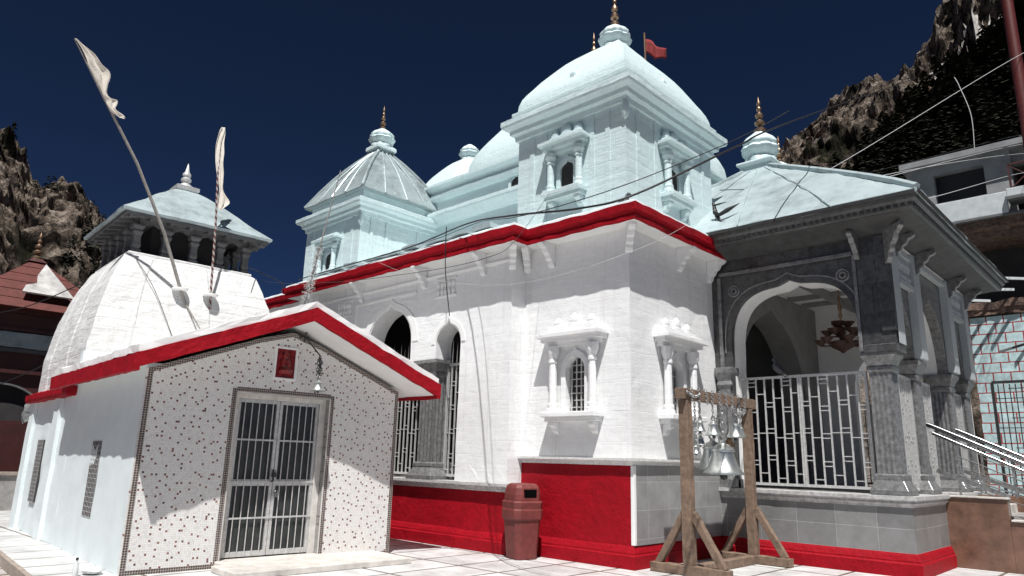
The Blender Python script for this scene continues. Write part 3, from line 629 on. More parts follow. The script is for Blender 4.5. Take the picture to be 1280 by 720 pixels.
# inside of the porch
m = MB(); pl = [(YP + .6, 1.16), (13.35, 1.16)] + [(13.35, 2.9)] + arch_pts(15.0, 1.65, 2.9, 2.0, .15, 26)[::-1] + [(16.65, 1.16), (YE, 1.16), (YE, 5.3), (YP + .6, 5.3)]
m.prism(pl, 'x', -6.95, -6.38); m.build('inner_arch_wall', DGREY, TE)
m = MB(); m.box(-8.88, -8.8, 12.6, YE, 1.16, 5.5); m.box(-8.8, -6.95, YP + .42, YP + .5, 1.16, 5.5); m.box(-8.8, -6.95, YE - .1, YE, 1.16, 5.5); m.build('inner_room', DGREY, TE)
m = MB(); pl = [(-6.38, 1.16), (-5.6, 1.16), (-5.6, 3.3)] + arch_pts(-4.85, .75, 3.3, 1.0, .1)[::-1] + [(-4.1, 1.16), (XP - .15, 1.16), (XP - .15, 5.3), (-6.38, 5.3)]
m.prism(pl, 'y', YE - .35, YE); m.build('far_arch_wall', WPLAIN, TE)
make_grille(Tf(0, YE - .2), -5.6, -4.1, 1.2, 3.0, STEEL, 'gate', TE, .14, 2, 0)
m = MB(); m.box(-8.8, XP + .0, YP + .15, YE, 5.3, 5.38); m.build('porch_ceiling', WPLAIN, TE)
m = MB()
for y in (13.4, 14.2, 15.8, 16.6): m.box(-6.3, XP - .5, y - .05, y + .05, 5.2, 5.3)
for x in (-5.4, -4.2): m.box(x - .06, x + .06, YP + .6, YE - .4, 5.14, 5.3)
m.build('ceiling_beam', DGREY, TE)
# porch eaves
PE = [(XR + .3, YP), (XP, YP), (XP, YE), (-8.9, YE)]
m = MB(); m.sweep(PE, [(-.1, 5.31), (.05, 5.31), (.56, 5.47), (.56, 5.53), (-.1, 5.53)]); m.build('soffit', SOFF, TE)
m = MB(); m.sweep(PE, [(.52, 5.46), (.58, 5.46), (.6, 5.5), (.62, 5.56), (.66, 5.6), (.68, 5.66), (.52, 5.66)])
for k in range(40):
    x = XR + .55 + k * .1
    if x < XP + .55: m.box(x, x + .055, YP - .625, YP - .58, 5.50, 5.555)
for k in range(66):
    y = YP - .55 + k * .1; m.box(XP + .58, XP + .625, y, y + .055, 5.50, 5.555)
m.build('cornice', GRAN, TE, bevel=.006)
SB = [((-3.66, YP), (0, -1)), ((XP + .02, YP - .02), (.7071, -.7071)), ((XP, SY[0] + .1), (1, 0)), ((XP, SY[1]), (1, 0)), ((XP, SY[2]), (1, 0)), ((XP, SY[3]), (1, 0))]
for p, d in SB:
    m = MB(); bracket(m, (p[0], p[1], 5.36), d, .36 if d[0] != .7071 else .48, .09); m.build('bracket', PILL, TE, bevel=.012)
m = MB()
ex0, ex1, ey0, ey1 = -8.95, XP + .71, YP - .71, YE + .7; ax, ay, az = -6.4, 15.0, 8.2; ze = 5.665
pr = []
for i in range(11):
    t_ = i / 10; zz = ze + .05 + (az - ze - .05) * (t_ ** .94); k = t_
    pr.append([(ex0 + (ax - .2 - ex0) * k, ey0 + (ay - .2 - ey0) * k, zz), (ex1 + (ax + .2 - ex1) * k, ey0 + (ay - .2 - ey0) * k, zz), (ex1 + (ax + .2 - ex1) * k, ey1 + (ay + .2 - ey1) * k, zz), (ex0 + (ax - .2 - ex0) * k, ey1 + (ay + .2 - ey1) * k, zz)])
m.rings([[(p[0], p[1], ze) for p in pr[0]]] + pr); m.build('tin_roof', TIN, TE, rough=(.035, .5, .3))
m = MB()
for q in (.3, .55, .8):
    m.tube([(p[0][0] + (p[1][0] - p[0][0]) * q, p[0][1] - .005, p[0][2] + .012) for p in pr], .012, 5); m.tube([(p[1][0] + .005, p[1][1] + (p[2][1] - p[1][1]) * q, p[1][2] + .012) for p in pr], .012, 5)
m.tube([(p[1][0], p[1][1], p[1][2] + .02) for p in pr], .06, 6); m.tube([(p[0][0], p[0][1], p[0][2] + .02) for p in pr], .05, 6)
m.build('roof_seam', TIN, TE, smooth=50)
m = MB(); m.box(-6.0, XP + .68, YP - .735, YP - .71, 5.64, 5.7); m.box(XP + .71, XP + .735, YP - .73, YE + .65, 5.64, 5.7); m.build('roof_edge', IRON, TE)
m = MB(); m.sq((ax, ay), [(.36, .36, 8.05), (.36, .36, 8.24), (.42, .42, 8.27), (.42, .42, 8.33), (.3, .3, 8.37)]); m.build('roof_neck', BLUEP, TE, bevel=.02)
lotus('lotus', BLUEP, TE, (ax, ay, 8.34), .44, .82); finial('finial', BRASS, TE, (ax + .03, ay, 9.12), .95, .14)

# ------------------------------------------------------------------ staircase
ST = thing('staircase', 'stone staircase with brown marble side wall climbing to the grey porch', 'stairs', (-2.4, 15.1, 0))
m = MB(); m.box(-3.22, -2.32, 14.12, 14.32, 0, 1.12); m.box(-2.32, -1.4, 14.12, 14.32, 0, .78); m.box(-1.4, -.5, 14.12, 14.32, 0, .4); m.build('side_wall', BROWNM, ST, bevel=.006)
m = MB(); m.box(-3.22, -2.3, 14.09, 14.35, 1.121, 1.15); m.box(-2.298, -1.38, 14.09, 14.35, .781, .81); m.box(-1.378, -.48, 14.09, 14.35, .401, .43); m.build('coping', STEPM, ST, bevel=.005)
m = MB(); m.box(-3.1, -2.17, 16.1, 16.3, 0, 1.12); m.box(-2.17, -1.3, 16.1, 16.3, 0, .78); m.box(-1.3, -.4, 16.1, 16.3, 0, .4); m.build('side_wall', BROWNM, ST, bevel=.006)
for k in range(7):
    z = 1.0 - k * .15; m = MB(); m.box(-3.09 if k == 0 else -2.5 + (k - 1) * .33, -2.5 + k * .33, 14.33, 16.09, 0, z); m.build('step', GMARB if k % 2 else STEPM, ST, bevel=.01)
def handrail(y, label):
    h = thing('handrail', label, 'handrail', (-2.9, y, 1.1), group='steel handrails of the porch stairs')
    m = MB(); m.tube([(-3.4, y, 2.34), (-3.3, y, 2.3), (.3, y, .53)], .042, 12); m.build('rail', CHROME, h, smooth=50)
    m = MB(); m.tube([(-3.3, y, 2.18), (.3, y, .41)], .03, 10); m.build('rail', CHROME, h, smooth=50)
    m = MB(); m.bar((-3.3, y, 1.55), (-2.3, y, 1.16), .03, .07); m.build('lower_rail', PILL, h)
    for x in (-2.98, -2.2, -1.3, -.4):
        z = 2.3 - (x + 3.3) * .4925; zb = 1.15 if x < -2.1 else (.81 if x < -1.25 else .43); m = MB(); m.bar((x, y, zb), (x, y, z), .035, .035, (1, 0, 0)); m.build('post', PILL, h)
    m = MB()
    for k in range(4): m.tube([(-2.98, y, 1.3 + k * .17), (.2, y, -.3 + k * .17)] if False else [(-2.98, y, 1.32 + k * .16), (-.4, y, .02 + .45 + k * .06)], .008, 6)
    m.build('infill_wire', IRON, h)
handrail(14.22, 'polished steel double handrail over the brown marble side wall')
handrail(16.2, 'farther steel handrail on the block wall side of the stairs')

# ------------------------------------------------------------------ SHRINE with mosaic front  (local frame: +x out of the front, +y along it)
A0 = R(-3.5); P0 = Vector((-9.98, 4.44, 0))
def L2W(x, y, z=0): return (P0.x + x * math.cos(A0) - y * math.sin(A0), P0.y + x * math.sin(A0) + y * math.cos(A0), z)
SH = thing('shrine', 'small gabled shrine with red spotted white mosaic front, red roof edge and grilled door', 'shrine', P0, A0)
Y0, Y1, YM, ZE, ZR = -.9, 3.1, 1.1, 2.62, 3.42
def ridge(y): return ZE + (ZR - ZE) * (1 - abs(y - YM) / (Y1 - YM)) - .05 * max(0, 1 - abs(y - YM) / .5)
top = [(Y0 + (Y1 - Y0) * i / 24, ridge(Y0 + (Y1 - Y0) * i / 24)) for i in range(25)]
m = MB(); dz, dy0, dy1, dzt = .09, .34, 1.81, 2.39
m.prism([(Y0, 0), (dy0, 0), (dy0, dzt), (dy1, dzt), (dy1, 0), (Y1, 0)] + top[::-1], 'x', -.1, 0)
# cut the plaque niche by building round it is not needed: the niche box is proud of the wall
m.build('front_wall', MOSAIC, SH, local=True)
m = MB(); m.box(-3.98, -.1, Y0, Y0 + .2, 0, ZE + .08); m.box(-3.98, -.1, Y1 - .2, Y1, 0, ZE + .08); m.box(-3.98, -3.8, Y0, Y1, 0, 3.2)
m.build('side_wall', PALEW, SH, local=True, rough=(.012, .5, .35))
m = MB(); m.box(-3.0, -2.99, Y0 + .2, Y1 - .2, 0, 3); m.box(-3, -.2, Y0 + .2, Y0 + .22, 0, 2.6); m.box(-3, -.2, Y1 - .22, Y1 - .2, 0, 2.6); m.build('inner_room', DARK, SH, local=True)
m = MB(); b = .062
m.box(-.004, .004, Y0, Y0 + b, 0, ridge(Y0) - .02); m.box(-.004, .004, Y1 - b, Y1, 0, ridge(Y1) - .02)
m.box(-.004, .004, Y0 + b, dy0 - b - .02, 0, b); m.box(-.004, .004, dy1 + b + .02, Y1 - b, 0, b)
m.box(-.004, .004, dy0 - b - .02, dy0 - .02, 0, dzt + b); m.box(-.004, .004, dy1 + .02, dy1 + .02 + b, 0, dzt + b); m.box(-.004, .004, dy0 - .02, dy1 + .02, dzt + .02, dzt + b + .02)
for i in range(24):
    (ya, za), (yb, zb) = top[i], top[i + 1]
    m.prism([(ya, za - .002), (yb, zb - .002), (yb, zb - .07), (ya, za - .07)], 'x', -.004, .003)
m.build('mosaic_border', DMOS, SH, local=True)
m = MB(); m.box(-.2, -.02, Y0 - .006, Y0, 0, 2.5); 
# roof: white slab with red edge
def slab(o0, o1, ya, yb, th, lift):
    pts = []
    for y in [ya, YM, yb]: pts.append((y, ZE + .06 + (ZR - ZE) * (1 - abs(y - YM) / (Y1 - YM)) + lift))
    return pts + [(y, z + th) for y, z in pts[::-1]]
YA, YZ, OV = -1.27, 3.47, .7
m = MB(); m.prism(slab(0, 0, YA + .06, YZ - .06, .16, 0), 'x', -3.98, OV - .06); m.build('roof', WPLAIN, SH, local=True, rough=(.01, .5, .3))
m = MB(); m.prism(slab(0, 0, YA, YZ, .2, -.01), 'x', OV - .06, OV)
m.bar((OV - .001, YA + .03, ZE - .01), (-4.0, YA + .03, ZE - .01), .07, .21); m.bar((OV - .001, YZ - .03, ZE - .01), (-4.0, YZ - .03, ZE - .01), .07, .21)
m.build('roof_edge', RED, SH, local=True, rough=(.014, .25, .15))
m = MB(); m.prism(slab(0, 0, YA + .03, YZ - .03, .1, .19), 'x', -3.99, OV - .02); m.build('roof_topping', WPLAIN, SH, local=True, rough=(.02, .3, .2))
# door
m = MB(); m.box(-.22, -.1, dy0, dy0 + .07, dz, dzt); m.box(-.22, -.1, dy1 - .1, dy1, dz, dzt); m.box(-.22, -.1, dy0 + .07, dy1 - .1, dzt - .07, dzt); m.box(-.1, .012, dy0 - .02, dy0, 0, dzt); m.box(-.1, .012, dy1, dy1 + .02, 0, dzt); m.box(-.1, .012, dy0 - .02, dy1 + .02, dzt, dzt + .02)
fr = m.build('door_frame', plain('worn_pale_frame', (.55, .53, .5), .6, var=.25, scale=8), SH, local=True, bevel=.004)
ym = (dy0 + .07 + dy1 - .1) / 2
for a, b_ in ((dy0 + .072, ym - .004), (ym + .004, dy1 - .102)):
    m = MB(); f_ = .045
    m.box(-.17, -.13, a, a + f_, dz + .02, dzt - .075); m.box(-.17, -.13, b_ - f_, b_, dz + .02, dzt - .075); m.box(-.17, -.13, a + f_, b_ - f_, dz + .02, dz + .09); m.box(-.17, -.13, a + f_, b_ - f_, dzt - .12, dzt - .075)
    m.box(-.17, -.13, a + f_, b_ - f_, 1.08, 1.17); d_ = m.build('door', STEEL, SH, local=True, bevel=.003)
    m = MB()
    for k in range(1, 6): y = a + (b_ - a) * k / 6; m.tube([(-.125, y, dz + .03), (-.125, y, dzt - .09)], .008, 6)
    for z in (.62, 1.12, 1.72): m.box(-.13, -.115, a, b_, z, z + .025)
    m.build('door_bars', STEEL, d_, local=True)
    m = MB(); m.box(-.168, -.16, a + f_, b_ - f_, dz + .09, 1.08); m.box(-.168, -.16, a + f_, b_ - f_, 1.17, dzt - .12)
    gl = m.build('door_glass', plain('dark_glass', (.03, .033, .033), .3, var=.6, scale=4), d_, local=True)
m = MB(); m.tube([(-.1, ym - .03, 1.3), (-.06, ym - .03, 1.28), (-.06, ym - .03, 1.16), (-.1, ym - .03, 1.14)], .014, 8); m.build('handle', IRON, SH, local=True)
m = MB(); m.box(-.1, -.07, ym - .045, ym + .02, 1.2, 1.27); m.torus((-.085, ym - .01, 1.28), .024, .006, 'x', 12, 6); m.build('padlock', IRON, SH, local=True, bevel=.004)
m = MB(); m.box(-.085, -.06, ym + .02, ym + .075, .92, .985); m.torus((-.07, ym + .045, .99), .022, .006, 'x', 12, 6); m.build('padlock', CHROME, SH, local=True, bevel=.004)
m = MB(); m.box(-.3, .3, dy0 - .06, dy1 + .08, 0, dz + .0); m.build('threshold', STEPM, SH, local=True, bevel=.012)
m = MB(); m.box(.302, 1.07, .12, 2.8, 0, .085); m.box(.0, .3, dy1 + .081, 2.8, 0, .085); m.build('step', STEPM, SH, local=True, bevel=.012, rough=(.004, .3, .4))
# red relief plaque in its white reveal
m = MB(); m.box(-.03, .025, .83, .86, 2.64, 3.13); m.box(-.03, .025, 1.16, 1.2, 2.64, 3.13); m.box(-.03, .025, .86, 1.16, 3.1, 3.13); m.box(-.03, .03, .86, 1.16, 2.63, 2.66); nb = m.build('plaque_frame', WPLAIN, SH, local=True, bevel=.004)
m = MB(); m.box(-.02, .008, .86, 1.16, 2.66, 3.1)
m.lathe((.004, 1.01, 2.72), [(.11, 0), (.12, .05), (.07, .1), (.085, .17), (.06, .22), (.045, .24), (.055, .27), (.05, .31), (.02, .35)], 14); m.build('plaque', RELIEF, nb, local=True, smooth=40)
# side wall grilles
for yc, xa, xb, za, zb in ((Y0, -2.2, -1.72, .58, 1.66),):
    m = MB(); m.box(xa, xb, yc - .004, yc + .02, za, zb); wn_ = m.build('window', DARK, SH, local=True)
    m = MB()
    n_ = 6
    for k in range(n_ + 1): x = xa + (xb - xa) * k / n_; m.box(x - .005, x + .005, yc - .009, yc - .0055, za, zb)
    for k in range(17): z = za + (zb - za) * k / 16; m.box(xa, xb, yc - .0085, yc - .006, z - .004, z + .004)
    m.build('grille', CAPS, wn_, local=True)
# bell hanging from the gable
def bell_mesh(m, c, r, h):
    m.lathe(c, [(r * .9, .0), (r * 1.0, h * .0), (r * 1.0, h * .05), (r * .9, h * .1), (r * .78, h * .2), (r * .64, h * .38), (r * .55, h * .56), (r * .53, h * .66), (r * .58, h * .68), (r * .58, h * .73), (r * .46, h * .78), (r * .34, h * .87), (r * .16, h * .92), (r * .14, h * 1.0), (r * .05, h * 1.02)], 28)
def chain_mesh(m, a, b, link=.028, r=.005):
    a = Vector(a); b = Vector(b); n = max(3, int((b - a).length / (link * 1.5)))
    for k in range(n):
        p = a.lerp(b, (k + .5) / n); m.torus(p, link * .55, r, 'x' if k % 2 else 'y', 8, 5, 1.7)
def make_bell(pos, r, h, ztop, label, group, mat=BELLM, xo=0, clap=True):
    # pos = centre of the mouth; chain runs up to ztop
    t = thing('bell', label, 'bell', pos, 0, group)
    m = MB(); bell_mesh(m, pos, r, h); bd = m.build('body', mat, t, smooth=30)
    m = MB(); m.torus((pos[0], pos[1], pos[2] + h * 1.1), r * .16 + .012, r * .05 + .004, 'y', 12, 6); m.build('loop', CHAIN, t, smooth=60)
    if clap:
        m = MB(); m.tube([(pos[0], pos[1], pos[2] + h * .6), (pos[0], pos[1], pos[2] - h * .02)], r * .06, 6); m.lathe((pos[0], pos[1], pos[2] - h * .16), [(r * .03, 0), (r * .16, h * .04), (r * .19, h * .1), (r * .12, h * .17), (r * .05, h * .2)], 12); m.build('clapper', IRON, t, smooth=50)
    m = MB(); chain_mesh(m, (pos[0], pos[1], pos[2] + h * 1.12), (pos[0] + xo, pos[1], ztop), .03 if r < .15 else .045, .006 if r < .15 else .009); m.build('chain', CHAIN, t, smooth=60)
    return t
bp_ = L2W(.42, 1.37, 2.47)
t = make_bell(bp_, .115, .17, 2.99, 'silver bell hung on a dark chain in front of the mosaic gable', None)
m = MB(); a = L2W(0, 1.29, 3.34); b2 = L2W(.42, 1.36, 3.0); m.tube([a, b2], .011, 6); m.tube([L2W(.005, 1.2, 3.3), L2W(.03, 1.29, 3.36), L2W(.005, 1.38, 3.32)], .012, 6); m.tube([L2W(.01, 1.28, 3.24), L2W(.03, 1.3, 3.42)], .012, 6); m.build('hook', IRON, t)
m = MB()
for k in range(26): p = L2W(.42 + random.uniform(-.03, .03), 1.37 + random.uniform(-.03, .03), 2.72 + k * .0095); m.torus(p, .022, .006, random.choice('xyz'), 8, 5)
m.build('knotted_chain', IRON, t)

# ------------------------------------------------------------------ SHIKHARA (curved tower shrine) behind, same orientation
cW = L2W(-5.6, .9)
SK = thing('tower_shrine', 'white curved tower shrine with pillared gallery and pale tin roof', 'shrine', cW, A0)
m = MB(); m.box(-1.7, 1.66, -1.8, 1.8, 0, 2.5)
m.box(-.75, .35, -1.87, -1.8, 0, 2.5) if False else None
m.box(.55, 1.0, -1.86, -1.8, 0, 2.42); m.box(-1.7, -1.3, -1.86, -1.8, 0, 2.42); m.box(1.66, 1.72, -1.8, 1.8, 0, 2.5)
m.build('base_wall', PALEW, SK, local=True, rough=(.02, .6, .35))
m = MB(); m.sweep([(-1.72, 1.8), (-1.72, -1.84), (1.68, -1.84), (1.68, 1.8)], [(-.2, 2.42), (.1, 2.42), (.12, 2.47), (.12, 2.56), (.05, 2.6), (-.2, 2.6)]); m.build('cornice', RED, SK, local=True, rough=(.02, .25, .15))
m = MB(); prof = [(1.76, 2.58), (1.77, 2.9), (1.76, 3.3), (1.71, 3.7), (1.64, 4.1), (1.54, 4.5), (1.42, 4.85), (1.29, 5.16), (1.24, 5.2)]
def tooth(h):
    pts = []
    for k in range(4):
        for t_ in (-1, -.62, -.6, -.2, -.18, .18, .2, .6, .62):
            d_ = 1.0 if abs(t_) > .61 else (.99 if abs(t_) > .19 else 1.0); p = (t_ * h, -h * d_)
            for _ in range(k): p = (-p[1], p[0])
            pts.append(p)
    return pts
rs = [[(x, y, z) for x, y in tooth(h)] for h, z in prof]; m.rings(rs); m.build('curved_roof', WHITE2, SK, local=True, rough=(.02, .45, .2))
m = MB(); m.box(-1.22, 1.22, -1.22, 1.22, 5.19, 5.27); m.build('gallery_floor', WHITE2, SK, local=True, bevel=.02)
for i in range(5):
    for j in range(5):
        if i in (0, 4) or j in (0, 4):
            x, y = -1.08 + i * .54, -1.08 + j * .54; m = MB()
            m.sq((x, y), [(.09, .09, 5.27), (.09, .09, 5.33), (.06, .06, 5.36), (.08, .08, 5.42), (.065, .065, 5.5), (.065, .065, 5.62), (.09, .09, 5.7), (.07, .07, 5.74), (.11, .11, 5.8), (.11, .11, 5.84)])
            m.build('gallery_pillar', CONC, SK, local=True, bevel=.008)
m = MB()
for k in range(4):
    for q in range(4):
        u = -1.08 + q * .54; pts = [(u + .04, 5.83), (u + .13, 5.85), (u + .2, 5.88), (u + .27, 5.92), (u + .34, 5.88), (u + .41, 5.85), (u + .5, 5.83), (u + .54, 5.83), (u + .54, 6.0), (u, 6.0), (u, 5.83)]
        m2 = MB(lambda a_, b_, c_, k=k: [(a_, b_, c_), (-b_, a_, c_), (-a_, -b_, c_), (b_, -a_, c_)][k]); m2.prism(pts, 'y', -1.13, -1.03); m.add(m2.v, m2.f)
m.build('gallery_frieze', CONC, SK, local=True)
m = MB(); m.box(-.72, .72, -.72, .72, 5.27, 6); m.build('gallery_shade', DARK, SK, local=True)  # near-black block paints the shade behind the gallery pillars
m = MB(); m.sq((0, 0), [(1.2, 1.2, 5.98), (1.42, 1.42, 5.93), (1.42, 1.42, 5.99), (1.2, 1.2, 6.06)])
for k in range(8):
    for a_ in range(4):
        u = -1.3 + k * .37; p, q = [((u, -1.15), (u, -1.4)), ((1.15, u), (1.4, u)), ((u, 1.15), (u, 1.4)), ((-1.15, u), (-1.4, u))][a_]; m.bar((p[0], p[1], 5.98), (q[0], q[1], 5.91), .06, .07)
m.build('eave_frame', CONC, SK, local=True)
m = MB(); m.sq((0, 0), [(1.47, 1.47, 6.0), (1.48, 1.48, 6.05), (1.1, 1.1, 6.36), (.7, .7, 6.72), (.35, .35, 7.0), (.2, .2, 7.1)]); m.build('tin_roof', TIN, SK, local=True, rough=(.02, .4, .25))
m = MB(); m.sq((0, 0), [(.2, .2, 7.08), (.24, .24, 7.12), (.24, .24, 7.2), (.14, .14, 7.24)]); m.lathe((0, 0, 7.22), [(.17, 0), (.15, .04), (.08, .1), (.07, .12), (.11, .16), (.11, .2), (.06, .25), (.09, .28), (.09, .32), (.05, .38), (.01, .58)], 16); m.build('finial', STEEL, SK, local=True, smooth=40)
m = MB(); m.box(-.5, -.02, -1.83, -1.79, .56, 1.68); wn_ = m.build('window', DARK, SK, local=True); m = MB()
for k in range(7): x = -.5 + .48 * k / 6; m.box(x - .005, x + .005, -1.8365, -1.833, .56, 1.68)
for k in range(17): z = .56 + 1.12 * k / 16; m.box(-.5, -.02, -1.836, -1.8335, z - .004, z + .004)
m.build('grille', CAPS, wn_, local=True)

# ------------------------------------------------------------------ flag poles on the curved roof
def flagpole(pts, r, matp, label, base, flagpts, stripe=False):
    t = thing('flagpole', label, 'flagpole', base, 0, None)
    m = MB(); m.tube(pts, r, 10); m.build('pole', matp, t, smooth=60)
    bz = Vector(base); m = MB(); m.lathe((bz.x, bz.y, bz.z - .04), [(.1, 0), (.15, .015), (.15, .04), (.08, .055)], 18); m.build('collar', WPLAIN, t, smooth=40)
    m = MB(); n = len(flagpts); fr_ = []; 
    for a, b in flagpts:
        a, b = Vector(a), Vector(b); row = []
        for k in range(7):
            q = a.lerp(b, k / 6); q += Vector((.05, .03, 0)) * math.sin(k * 1.9 + len(fr_) * .9) * min(1, (a - b).length * 3); row.append(tuple(q))
        fr_.append(row)
    v = [p for r_ in fr_ for p in r_]; f = [(i * 7 + j, i * 7 + j + 1, (i + 1) * 7 + j + 1, (i + 1) * 7 + j) for i in range(n - 1) for j in range(6)]
    m.add(v, f); o = m.build('flag', CLOTH, t, smooth=80); md = o.modifiers.new('s', 'SOLIDIFY'); md.thickness = .008
    md = o.modifiers.new('u', 'SUBSURF'); md.levels = 2; md.render_levels = 2
    return t
b1 = L2W(-4.02, .6, 4.62); tip = L2W(-3.4, -1.95, 8.64); mid = L2W(-3.45, -1.36, 7.78)
p1 = [L2W(-3.75, 1.05, 3.75), L2W(-4.0, .75, 4.3), b1, L2W(-3.8, .1, 5.6), L2W(-3.6, -.6, 6.75), mid, tip]
V = lambda p: Vector(p)
def along(k, o, z=0): q = V(tip).lerp(V(mid), k); return Vector((q.x + .02, q.y + o * 1.2, q.z + z))
fl = [(along(0, 0), along(0, .02)), (along(.12, .01), along(.12, .1, .02)), (along(.25, .0), along(.22, .2, .03)), (along(.38, .01), along(.35, .2, -.03)), (along(.5, .0), along(.46, .3, .02)), (along(.62, .02), along(.58, .27, -.05)), (along(.74, .01), along(.7, .2)), (along(.86, .02), along(.84, .13)), (along(.97, -.01), along(.97, .06)), (along(1.04, -.03), along(1.04, .1)), (along(1.1, -.02), along(1.06, .17, .06)), (along(1.16, -.01), along(1.16, .12)), (along(1.24, 0), along(1.24, .06)), (along(1.3, 0), along(1.29, .18)), (along(1.35, .04), along(1.33, .22)), (along(1.38, .06), along(1.38, .14))]
flagpole(p1, [.012, .018, .033, .031, .028, .024, .012], POLE, 'tall leaning grey pole with cream pennant, in front of the pillared gallery', b1, fl)
b2_ = L2W(-4.0, 1.18, 4.6); top2 = L2W(-3.95, 1.0, 7.05)
t2 = L2W(-3.9, .9, 8.0)
def dn(z, dy): p = V(top2); return Vector((p.x, p.y + dy, z))
fl2 = [(dn(8.15, -.06), dn(8.17, .04)), (dn(8.0, -.12), dn(8.02, .06)), (dn(7.8, -.14), dn(7.8, .02)), (dn(7.6, -.13), dn(7.6, .06)), (dn(7.4, -.09), dn(7.38, .05)), (dn(7.2, -.03), dn(7.2, .12)), (dn(7.0, .02), dn(7.0, .13)), (dn(6.82, .07), dn(6.82, .14)), (dn(6.7, .05), dn(6.72, .2)), (dn(6.6, .02), dn(6.62, .28)), (dn(6.5, .05), dn(6.55, .3)), (dn(6.42, .1), dn(6.47, .24)), (dn(6.36, .12), dn(6.38, .17))]
STRIPE = bpy.data.materials.new('striped_pole'); STRIPE.use_nodes = True
N = STRIPE.node_tree.nodes; L = STRIPE.node_tree.links; tc = nd(N, 'TexCoord'); wv = nd(N, 'TexWave', wave_type='BANDS', bands_direction='DIAGONAL', i_Scale=5); L.new(tc.outputs['Object'], wv.inputs['Vector']); r_ = ramp(N, [(.45, (.11, .03, .028)), (.55, (.36, .34, .32))]); L.new(wv.outputs[0], r_.inputs[0]); L.new(r_.outputs[0], N['Principled BSDF'].inputs['Base Color'])
flagpole([L2W(-3.98, 1.2, 4.3), b2_, L2W(-3.98, 1.1, 6), top2, L2W(-3.95, .97, 8.1)], [.024, .024, .022, .018, .008], STRIPE, 'upright red and white striped pole with limp cream flag above the curved white roof', b2_, fl2)
# tinsel mast at the ridge of the shrine roof
tb = L2W(-.6, 1.45, 3.55); TM = thing('mast', 'thin mast wrapped in silver tinsel rising behind the red gable', 'mast', tb)
tp = Vector((-9.9, 6.1, 6.25)); m = MB(); m.tube([tb, tp], [.014, .008], 8); m.build('rod', POLE, TM, smooth=60)
m = MB(); d_ = tp - V(tb)
for k in range(800):
    f = random.random() ** 1.2 * .5; p = V(tb) + d_ * f; a = random.uniform(0, 2 * PI); e = Vector((math.cos(a), math.sin(a), random.uniform(-.6, .6))) * random.uniform(.05, .115); q = Vector((0, 0, .011)).cross(e).normalized() * .006
    m.add([tuple(p - q), tuple(p + q), tuple(p + e + q), tuple(p + e - q)], [(0, 1, 2, 3)])
m.build('tinsel', TINSEL, TM)
# red flag behind the domed tower
fb = Vector((-8.2, 13.05, 10.6)); RF = thing('flag', 'small red flag on a short staff behind the pale blue domed tower', 'flag', fb)
m = MB(); m.tube([(-8.2, 13.05, 9.6), (-8.24, 13.05, 11.62)], .025, 8); m.build('staff', BRASS, RF)
m = MB(); rows = []
for i in range(6):
    for j in range(9):
        u = j / 8; v_ = i / 5; m.v.append((-8.22 + u * .3, 13.05 + u * .4 + .07 * math.sin(u * 7), 11.45 - v_ * .42 * (1 - .25 * u) - .2 * u + .06 * math.sin(u * 7 + v_)))
m.f = [[i * 9 + j, i * 9 + j + 1, (i + 1) * 9 + j + 1, (i + 1) * 9 + j] for i in range(5) for j in range(8)]
o = m.build('cloth', REDC, RF, smooth=80); o.modifiers.new('s', 'SOLIDIFY').thickness = .006

# ------------------------------------------------------------------ dustbin
DB = thing('dustbin', 'maroon dustbin with flap opening standing in the corner of the red plinth', 'bin', (-8.16, 8.95, 0), R(-16))
def octo(h, z, c=.3): return [(x * h * .8, y * h * .8, z) for x, y in ((-1, -1 + c), (-1 + c, -1), (1 - c, -1), (1, -1 + c), (1, 1 - c), (1 - c, 1), (-1 + c, 1), (-1, 1 - c))]
m = MB(); m.rings([octo(.25, 0), octo(.255, .03), octo(.31, .62)]); m.build('bin_body', BIN, DB, local=True, bevel=.012)
m = MB(); m.rings([octo(.315, .6), octo(.34, .62), octo(.345, .76), octo(.33, .775), octo(.335, .8), octo(.345, .88), octo(.32, .9)]); m.build('rim', BIN, DB, local=True, bevel=.01)
m = MB(); m.rings([octo(.305, .885), octo(.305, 1.0), octo(.285, 1.1), octo(.25, 1.15), octo(.2, 1.17)]); hd = m.build('hood', BIN, DB, local=True, bevel=.02)
m = MB(); m.box(.215, .25, -.12, .12, .95, 1.08); bg_ = plain('hole_shade', (.004, .004, .004), 1); bg_.node_tree.nodes['Principled BSDF'].inputs['Specular IOR Level'].default_value = 0; m.build('flap', bg_, hd, local=True, bevel=.01)  # black block stands in for the dark inside the hood's hole
# ------------------------------------------------------------------ bell stand
BX, BY0, BY1 = -5.5, 9.62, 11.68
BS = thing('bell_stand', 'rough timber frame with braced posts carrying temple bells', 'bell stand', (BX, 10.5, 0))
WR = (.006, .12, .12)
def timber(name, a, b, wx, wy): m = MB(); m.bar(a, b, wx, wy, (0, 1, 0) if abs(a[2] - b[2]) > .3 else (0, 0, 1)); return m.build(name, WOOD, BS, bevel=.008, rough=WR)
timber('post', (BX, BY0, .02), (BX, BY0, 2.49), .15, .15); timber('post', (BX, BY1, .02), (BX, BY1, 2.49), .145, .145)
timber('beam', (BX, BY0 - .16, 2.575), (BX, BY1 + .22, 2.575), .15, .16)
for y in (BY0, BY1):
    m = MB(); m.bar((BX - .62, y, .07), (BX + .62, y, .07), .16, .13); m.build('foot', WOOD, BS, bevel=.008, rough=WR)
    for s in (-1, 1): timber('brace', (BX + s * .52, y + .02, .12), (BX + s * .06, y + .02, .86), .1, .1)
timber('sill_beam', (BX, BY0 + .1, .065), (BX, BY1 - .1, .065), .16, .13)
zt = 2.5; grp = 'bells hanging on the timber frame'
